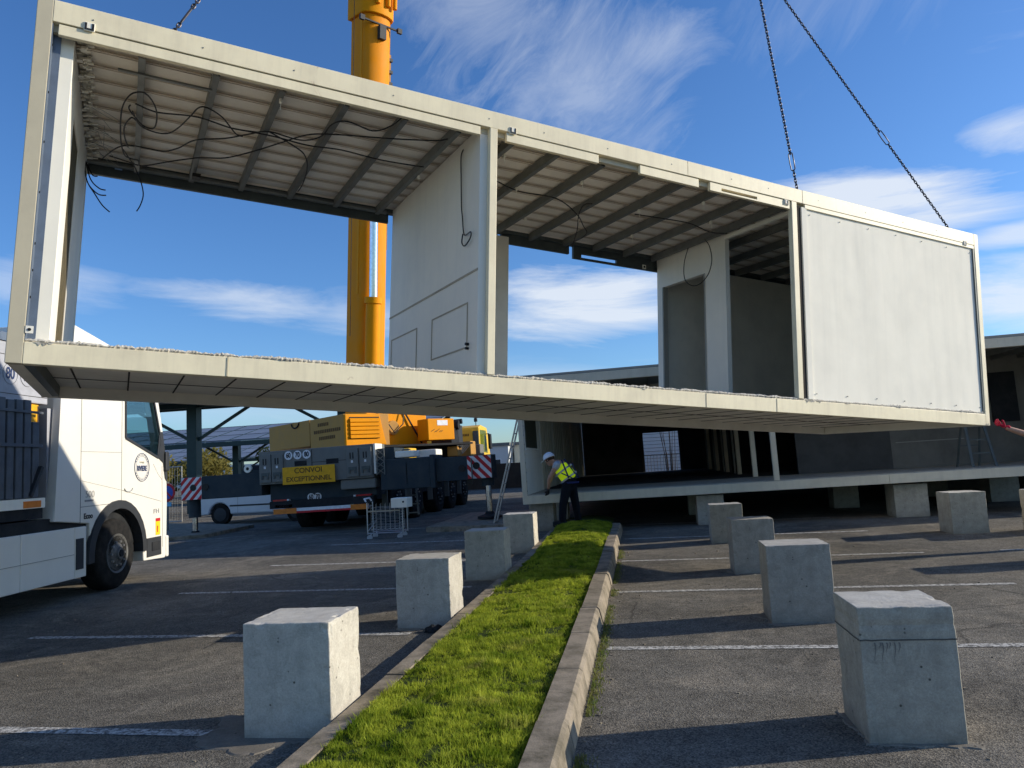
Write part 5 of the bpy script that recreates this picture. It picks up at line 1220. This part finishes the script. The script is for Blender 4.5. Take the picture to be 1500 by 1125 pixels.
# worker two: only the arm reaches into the picture at the right edge
W2 = empty('person', (5.62, 11.18, 0), label='person beyond the right edge steadying the module corner with a red gloved hand', cat='person')
def q2(x, y, z): return (x-5.62, y-11.18, z)
hd = s_w(11.03, -.05, .05)
wr2 = Vector((4.80, 10.90, 1.61))
bv = [q2(5.62,11.2,.98), q2(5.62,11.2,1.18), q2(5.60,11.2,1.40), q2(5.58,11.2,1.54), q2(5.56,11.2,1.62),
      q2(5.42,11.12,1.46), q2(5.06,10.93,1.505), q2(*wr2),
      q2(5.80,11.25,1.46), q2(5.86,11.2,1.16), q2(5.78,11.05,.93),
      q2(5.53,11.17,.92), q2(5.50,11.12,.50), q2(5.48,11.15,.08), q2(5.72,11.24,.92), q2(5.76,11.2,.50), q2(5.78,11.24,.08)]
br = [.14,.13,.15,.075,.055,.068,.047,.031,.068,.045,.031,.10,.065,.045,.10,.065,.045]
skin('body', bv, be, br, M['skin'], W2)
skin('trousers', [bv[i] for i in (0, 1, 11, 12, 13, 14, 15, 16)], [(0,1),(0,2),(2,3),(3,4),(0,5),(5,6),(6,7)], [.16,.14,.115,.085,.072,.115,.085,.072], M['navy'], W2)
skin('hi_vis_vest', [q2(5.62,11.2,1.02), bv[1], bv[2], q2(5.59,11.2,1.5), q2(5.47,11.14,1.47), q2(5.75,11.24,1.47)], [(0,1),(1,2),(2,3),(2,4),(2,5)], [.175,.165,.175,.11,.09,.09], M['vest'], W2)
head(W2, q2(5.55,11.18,1.70), R(-75), R(-5))
hand(bv[7], (hd-wr2), (0, .6, .8), M['glove_red'], W2, .9)
skin('glove_cuff', [bv[7], tuple(Vector(bv[7])+Vector((.07, .02, -.015)))], [(0, 1)], [.042, .047], M['glove_red'], W2)
for p in (q2(5.48,11.15,.0), q2(5.78,11.24,.0)):
    MB().prism([(p[0]+.09, p[1]-.05), (p[0]+.09, p[1]+.05), (p[0]-.08, p[1]+.055), (p[0]-.19, p[1]+.02), (p[0]-.19, p[1]-.02), (p[0]-.08, p[1]-.055)], 2, p[2], p[2]+.11).build('boot', M['dirty_black'], W2, bevel=.03)

# ------------------------------------------------------------------ carports with solar roofs
def carport(x0, x1, y0, y1, z0, z1, posts, label, pr=.2, name='solar_carport'):
    C_ = empty(name, ((x0+x1)/2, (y0+y1)/2, 0), label=label, cat='carport', group='steel carports with solar panel roofs')
    ox, oy = (x0+x1)/2, (y0+y1)/2
    def l(x, y, z): return (x-ox, y-oy, z)
    rf = MB().add([l(x0,y0,z0), l(x1,y0,z0), l(x1,y1,z1), l(x0,y1,z1), l(x0,y0,z0+.08), l(x1,y0,z0+.08), l(x1,y1,z1+.08), l(x0,y1,z1+.08)], [(0,3,2,1),(4,5,6,7),(0,1,5,4),(1,2,6,5),(2,3,7,6),(3,0,4,7)]).build('solar_roof', M['solar'], C_)
    sm = MB(); n = int((x1-x0)/1.7)
    for k in range(n+1):
        x = x0+(x1-x0)*k/n; sm.bar(l(x, y0, z0+.09), l(x, y1, z1+.09), .05, .03)
    for k in range(4):
        t = k/3; sm.bar(l(x0, y0+(y1-y0)*t, z0+(z1-z0)*t+.09), l(x1, y0+(y1-y0)*t, z0+(z1-z0)*t+.09), .03, .02)
    sm.build('panel_frames', M['post_green'], C_)
    MB().bar(l(x0, y0, z0-.15), l(x1, y0, z0-.15), .18, .28).build('front_girder', M['post_green'], C_)
    MB().bar(l(x0, y1, z1-.15), l(x1, y1, z1-.15), .18, .28).build('rear_girder', M['post_green'], C_)
    ym = (y0+y1)/2; zm = (z0+z1)/2
    for x in posts:
        MB().box(x-ox-pr, x-ox+pr, ym-oy-pr, ym-oy+pr, 0, zm-.1).build('post', M['post_green'], C_, bevel=.02)
        MB().bar(l(x, y0, z0-.1), l(x, y1, z1-.1), .15, .22).build('rafter', M['post_green'], C_)
        for sx in (-1, 1):
            MB().bar(l(x, ym, zm-1.9), l(x+sx*3.0, ym, zm-.25), .10, .12).build('brace', M['post_green'], C_)
    MB().bar(l(x0, ym, zm-.25), l(x1, ym, zm-.25), .15, .25).build('ridge_beam', M['post_green'], C_)
    return C_
carport(-24.5, -10.0, 27.4, 32.8, 4.95, 5.15, (-19.15, -12.2), 'nearest green steel carport post and canopy between the lorry and the crane', .23)
carport(-44, -12, 42, 47.5, 3.75, 4.95, (-34, -25.5, -17), 'middle solar carport with a blue grey roof behind the crane', .2)
carport(-60, -16, 60, 66, 3.2, 4.55, (-52, -44, -35.5, -27), 'farthest solar carport, low blue grey roof near the trees', .2)

# ------------------------------------------------------------------ fence, sign, bin, background
def fence_panel(x0, x1, y, label, z=2.0, name='mesh_fence_panel'):
    F = empty(name, (x0, y, 0), label=label, cat='fence', group='temporary mesh fence panels')
    w = x1-x0
    MB().tube([(0, 0, .12), (0, 0, z), (w, 0, z), (w, 0, .12)], .022, 8, closed=True).build('frame', M['wire'], F)
    g_ = MB(); k = .08
    while k < w: g_.tube([(k, 0, .15), (k, 0, z)], .0045, 4); k += .10
    for zz in (.45, .95, 1.3, 1.7): g_.tube([(0, 0, zz), (w, 0, zz)], .0045, 4)
    g_.build('wire_mesh', M['wire'], F, fix=False)
    MB().box(-.1, .15, -.3, .3, 0, .12).build('foot', M['concrete'], F, bevel=.01); return F
fence_panel(-19.2, -15.75, 24, 'mesh fence panel beside the front of the white lorry')
fence_panel(-22.8, -19.3, 24, 'mesh fence panel hidden partly behind the white lorry')
NS = empty('no_parking_sign', (-12.92, 19.0, 0), label='round red and blue no parking sign just right of the lorry front', cat='road sign')
MB().cyl((0, .02, 0), (0, .02, 1.5), .03, 10).build('post', M['galv'], NS)
d_ = MB().cyl((0, 0, 1.2), (0, -.01, 1.2), .25, 32).build('disc', M['red'], NS)
MB().cyl((0, -.0105, 1.2), (0, -.013, 1.2), .185, 32).build('disc_centre', plain('sign_blue', (.04,.10,.45), .4), d_)
MB().bar((-.14, -.016, 1.34), (.14, -.016, 1.06), .045, .003, up=(0, 1, 0)).build('red_bar', M['red'], d_)
pp = MB().box(-.13, .13, -.012, .0, .82, .93).build('lower_plate', plain('plate_blue', (.15,.5,.75), .4), NS)
text('arrow_text', 'B', .09, M['white'], pp, (0, -.014, .875), (R(90), 0, 0), .001)
def tree(x, y, h, r, label, m, n=2600, leaf=.16, seed=1, name='tree', z0=.25):
    rnd = random.Random(seed); T = empty(name, (x, y, 0), label=label, cat='tree' if name == 'tree' else 'hedge', group='trees and hedges beyond the fence')
    tk = MB().tube([(0, 0, 0), (.05, 0, h*.35), (0, .1, h*.75)], [h*.03, h*.022, h*.008], 8)
    cl = []
    for k in range(11):
        a = rnd.uniform(0, 6.28); rr = rnd.uniform(.1, .75)*r; z = h*(z0+.68*rnd.random()); rr *= (1-.5*abs(z/h-.55))
        c = Vector((rr*math.cos(a), rr*math.sin(a), z)); cl.append((c, r*rnd.uniform(.25, .5))); tk.tube([(0, 0, z*.6), tuple(c*.9+Vector((0, 0, z*.05)))], [h*.012, h*.004], 5)
    tk.build('trunk', M['bark'], T, fix=False)
    lf = MB()
    for i in range(n):
        c, s_ = cl[rnd.randrange(len(cl))]; v = Vector((rnd.gauss(0, 1), rnd.gauss(0, 1), rnd.gauss(0, .8))); v = v.normalized()*s_*rnd.random()**.4
        p = c+v; a = Vector((rnd.gauss(0, 1), rnd.gauss(0, 1), rnd.gauss(0, 1))).normalized(); b2 = a.orthogonal().normalized(); s2 = leaf*rnd.uniform(.5, 1.2)
        if p.z < .1: continue
        lf.quad(p-a*s2, p-b2*s2*.5, p+a*s2, p+b2*s2*.5)
    lf.build('crown', m, T, fix=False); return T
tree(-33.5, 55, 3.7, 2.6, 'yellow green autumn tree seen under the carport roofs', M['leaf_y'], 3000, .16, 3)
tree(-36.5, 52, 3.3, 2.2, 'small yellowish tree left of the autumn tree', M['leaf_y'], 2000, .16, 4)
tree(-27.5, 33, 3.1, 3.0, 'dark bushy tree directly behind the mesh fence panel', M['leaf'], 4000, .12, 5, z0=.1)
tree(-31.5, 34, 3.6, 3.0, 'dark bushy tree behind the lorry bonnet', M['leaf'], 3500, .12, 6, z0=.1)
tree(-25.2, 50, 3.6, 2.0, 'dark evergreen tree beside the crane counterweight', M['leaf'], 2500, .14, 8)
tree(-30.0, 62, 3.3, 2.2, 'bare looking small tree in the gap between carport posts', M['bark'], 500, .12, 9)
tree(-22.5, 70, 4.2, 2.6, 'distant green tree left of the crane', M['leaf'], 2500, .2, 10)
tree(-45, 70, 5, 4, 'distant wide tree at the left beyond the carports', M['leaf'], 3000, .25, 11)
tree(14.5, 34, 1.6, 2.6, 'low green shrub seen under the right end of the installed building', M['grass'], 1500, .12, 12, z0=.05, name='hedge')
def far_building(name, x0, x1, y0, y1, h, m, label, wins=(), roof=None):
    B = empty(name, ((x0+x1)/2, y0, 0), label=label, cat='building'); w = (x1-x0)/2
    MB().box(-w, w, 0, y1-y0, 0, h).build('wall', m, B); MB().box(-w-.15, w+.15, -.15, y1-y0+.15, h, h+.25).build('roof', roof or M['galv'], B)
    for (a, b2, z0, z1) in wins:
        f = MB().box(a-.06, b2+.06, -.04, -.003, z0-.06, z1+.06).build('window', M['white'], B); MB().box(a, b2, -.05, -.041, z0, z1).build('pane', M['plastic_dark'], f)
    return B
far_building('white_building', -12.4, -10.45, 60, 74, 3.0, M['far_wall'], 'small white flat roofed building between crane cab and ladder', [(-.6, .3, .9, 1.9)])
far_building('cream_building', -10.3, -6.2, 62, 75, 3.05, M['far_yellow'], 'sunlit cream building behind the leaning ladder', [(.3, 1.0, .9, 2.2), (1.5, 2.2, .9, 2.2)])
lw = MB().box(-12.5, -5.5, 44, 44.4, 0, 1.55).build('low_brown_wall', M['brown_wall']); tag(lw, 'low dark brown wall behind the ladder and outrigger', 'wall')
MB().box(-12.5, -5.5, 43.95, 43.999, .0, .45).build('pale_plinth', M['brown_wall'], lw)
# bright clad building seen through the rear doorway
cb_ = empty('clad_building', (6, 40, 0), label='bright white clad building seen through the doorway at the back', cat='building')
wlb = MB().box(-9, 5, 0, 6, 0, 5).build('wall', M['far_wall'], cb_)
ln = MB()
for k in range(26): ln.box(-9, -3.9, -.012, -.001, .3+.18*k, .315+.18*k)
ln.build('cladding_joints', M['seam'], wlb)
rl = empty('railing', (1.0, 36, 0), label='metal railing in front of the bright clad building', cat='railing')
rm_ = MB().tube([(-2, 0, 1.55), (4, 0, 1.55)], .03, 8).tube([(-2, 0, .75), (4, 0, .75)], .025, 8)
for k in range(41): rm_.tube([(-2+.15*k, 0, .1), (-2+.15*k, 0, 1.55)], .012, 5)
rm_.build('bars', M['galv'], rl)
bb = empty('bare_sapling', (1.35, 34.5, 0), label='thin bare sapling outside the rear doorway', cat='tree')
sp = MB()
for k in range(9):
    a = random.uniform(-.5, .5); sp.tube([(a*.3, 0, 0), (a*.5, 0, 1.5), (a+random.uniform(-.2, .2), 0, 3.4)], [.02, .015, .006], 5)
sp.build('stems', M['bark'], bb)
# distant skyline
tag(MB().box(-140, -60, 150, 160, 0, 4.5).box(20, 160, 140, 150, 0, 6).build('distant_sheds', M['far_wall']), 'pale distant industrial sheds on the horizon', 'building')

# ------------------------------------------------------------------ sky, sun, camera
SUN_AZ, SUN_EL = 75.5, 20.5
w = bpy.data.worlds.new('World'); scene.world = w; w.use_nodes = True; nt = w.node_tree; bg = nt.nodes['Background']
sky = _n(nt, 'ShaderNodeTexSky', sky_type='NISHITA'); sky.sun_disc = False; sky.sun_elevation = R(SUN_EL); sky.sun_rotation = R(SUN_AZ)
sky.altitude = 100; sky.air_density = 1.0; sky.dust_density = .6; sky.ozone_density = 2.5
tc = _n(nt, 'ShaderNodeTexCoord'); sx = _n(nt, 'ShaderNodeSeparateXYZ'); nt.links.new(tc.outputs['Generated'], sx.inputs[0])
def mth(op, a, b=None, c=None):
    n = _n(nt, 'ShaderNodeMath', operation=op)
    for i, v in enumerate((a, b, c)):
        if v is None: continue
        if hasattr(v, 'is_output'): nt.links.new(v, n.inputs[i])
        else: n.inputs[i].default_value = v
    return n.outputs[0]
az = mth('MULTIPLY', mth('ARCTAN2', sx.outputs[0], sx.outputs[1]), 180/math.pi)
el = mth('MULTIPLY', mth('ARCSINE', sx.outputs[2]), 180/math.pi)
def cnoise(sa, se, rot, scale, detail, rough, dist=0, seed=0):
    ca, sa_ = math.cos(R(rot)), math.sin(R(rot))
    u = mth('ADD', mth('MULTIPLY', az, ca), mth('MULTIPLY', el, sa_)); v = mth('SUBTRACT', mth('MULTIPLY', el, ca), mth('MULTIPLY', az, sa_))
    cv = _n(nt, 'ShaderNodeCombineXYZ'); nt.links.new(mth('MULTIPLY', u, sa), cv.inputs[0]); nt.links.new(mth('MULTIPLY', v, se), cv.inputs[1]); cv.inputs[2].default_value = seed
    n = _n(nt, 'ShaderNodeTexNoise'); n.inputs['Scale'].default_value = scale; n.inputs['Detail'].default_value = detail; n.inputs['Roughness'].default_value = rough; n.inputs['Distortion'].default_value = dist
    nt.links.new(cv.outputs[0], n.inputs['Vector']); return n.outputs['Fac']
n1 = cnoise(.055, .28, -3, 1.0, 9, .62, .5, 1)
n2 = cnoise(.12, .35, 38, 1.0, 10, .66, .8, 4)
n4 = cnoise(.09, .16, 25, 1.0, 10, .7, .7, 14)
n3 = cnoise(.035, .12, 5, 1.0, 6, .6, .5, 9)
total = None
BL = [ # az, el, raz, rel, strength, rot, noise
 (-5.0, 29.5, 13, 7.5, .39, -25, n2), (-2, 27.5, 11.0, 6.0, .39, -38, n4), (4.0, 29.0, 6.5, 3.0, .39, 0, n4), (-12, 34, 11, 5, .39, -20, n4),
 (18.0, 16.5, 10.0, 2.6, 1.0, -6, n1), (26.5, 18.6, 5.0, 1.8, .85, -8, n1), (-3.0, 11.6, 10.5, 3.4, 1.05, -2, n1),
 (-29, 12.8, 12, 1.5, .62, -5, n1), (-20, 11.8, 7, 2.0, .45, -3, n1), (27, 8.6, 9, 3.0, .9, -3, n1), (27, 12.6, 6, .9, .8, -2, n1), (-42, 13.5, 8, 2, .4, 0, n1), (-25, 6, 30, 3, .25, 0, n1),
 (60, 20, 30, 8, .6, 0, n1), (-90, 18, 35, 6, .5, 0, n1), (150, 25, 60, 10, .6, 0, n3), (-150, 15, 50, 7, .6, 0, n3), (20, 31, 14, 5, .16, 10, n2)]
for a0, e0, ra, re, st, rt, nn in BL:
    ca, sa_ = math.cos(R(rt)), math.sin(R(rt))
    da, de = mth('SUBTRACT', az, a0), mth('SUBTRACT', el, e0)
    u = mth('DIVIDE', mth('ADD', mth('MULTIPLY', da, ca), mth('MULTIPLY', de, sa_)), ra)
    v = mth('DIVIDE', mth('SUBTRACT', mth('MULTIPLY', de, ca), mth('MULTIPLY', da, sa_)), re)
    r2 = mth('ADD', mth('MULTIPLY', u, u), mth('MULTIPLY', v, v))
    gss = mth('EXPONENT', mth('MULTIPLY', r2, -1.1))
    # carve with noise
    soft = st < .4 and e0 > 20
    m = mth('MULTIPLY', mth('SUBTRACT', mth('ADD', gss, mth('MULTIPLY', mth('SUBTRACT', nn, .5), 2.3 if soft else 2.0)), .42), 1.15 if soft else 1.9)
    m = _n(nt, 'ShaderNodeClamp').outputs[0] if False else mth('MINIMUM', mth('MAXIMUM', m, 0), 1)
    m = mth('MULTIPLY', mth('MULTIPLY', m, st), mth('MINIMUM', mth('MULTIPLY', gss, 2.2), 1))
    total = m if total is None else mth('MAXIMUM', total, m)
cl_ = mth('MINIMUM', total, 1)
hsv = _n(nt, 'ShaderNodeHueSaturation'); hsv.inputs['Saturation'].default_value = 1.13; hsv.inputs['Value'].default_value = 1.0; nt.links.new(sky.outputs[0], hsv.inputs['Color'])
tint = mix(nt, 1.0, hsv.outputs[0], (.88, 1.15, 1.52), 'MULTIPLY')
cm = mix(nt, mth('MULTIPLY', cl_, .85), tint, (7.2, 7.7, 8.4))
nt.links.new(cm, bg.inputs['Color']); bg.inputs['Strength'].default_value = .115
sun = bpy.data.lights.new('sun', 'SUN'); sun.energy = 5.0; sun.angle = R(.53); sun.color = (1, .91, .76)
so = bpy.data.objects.new('sun', sun); col.objects.link(so)
sd = Vector((math.sin(R(SUN_AZ))*math.cos(R(SUN_EL)), math.cos(R(SUN_AZ))*math.cos(R(SUN_EL)), math.sin(R(SUN_EL))))
so.rotation_euler = sd.to_track_quat('Z', 'Y').to_euler()
cam = bpy.data.cameras.new('camera'); co = bpy.data.objects.new('camera', cam); col.objects.link(co); scene.camera = co
roll, pitch, yaw, ch = -0.05336935, 0.10643371, -0.16266277, 1.47418
cy, sy = math.cos(yaw), math.sin(yaw); f0 = Vector((sy, cy, 0)); r0 = Vector((cy, -sy, 0)); u0 = Vector((0, 0, 1))
f = f0*math.cos(pitch)+u0*math.sin(pitch); u = u0*math.cos(pitch)-f0*math.sin(pitch)
r = r0*math.cos(roll)+u*math.sin(roll); u2 = u*math.cos(roll)-r0*math.sin(roll)
mw = Matrix((r, u2, -f)).transposed().to_4x4(); mw.translation = (0, 0, ch); co.matrix_world = mw
cam.sensor_width = 36; cam.lens = 1097.64/1500*36; cam.clip_end = 5000; cam.clip_start = .05
scene.view_settings.view_transform = 'Standard'; scene.view_settings.look = 'None'; scene.view_settings.exposure = 0
scene.cycles.use_denoising = True
scene.cycles.max_bounces = 6; scene.cycles.diffuse_bounces = 3; scene.cycles.glossy_bounces = 3; scene.cycles.transparent_max_bounces = 6
scene.cycles.adaptive_threshold = .02
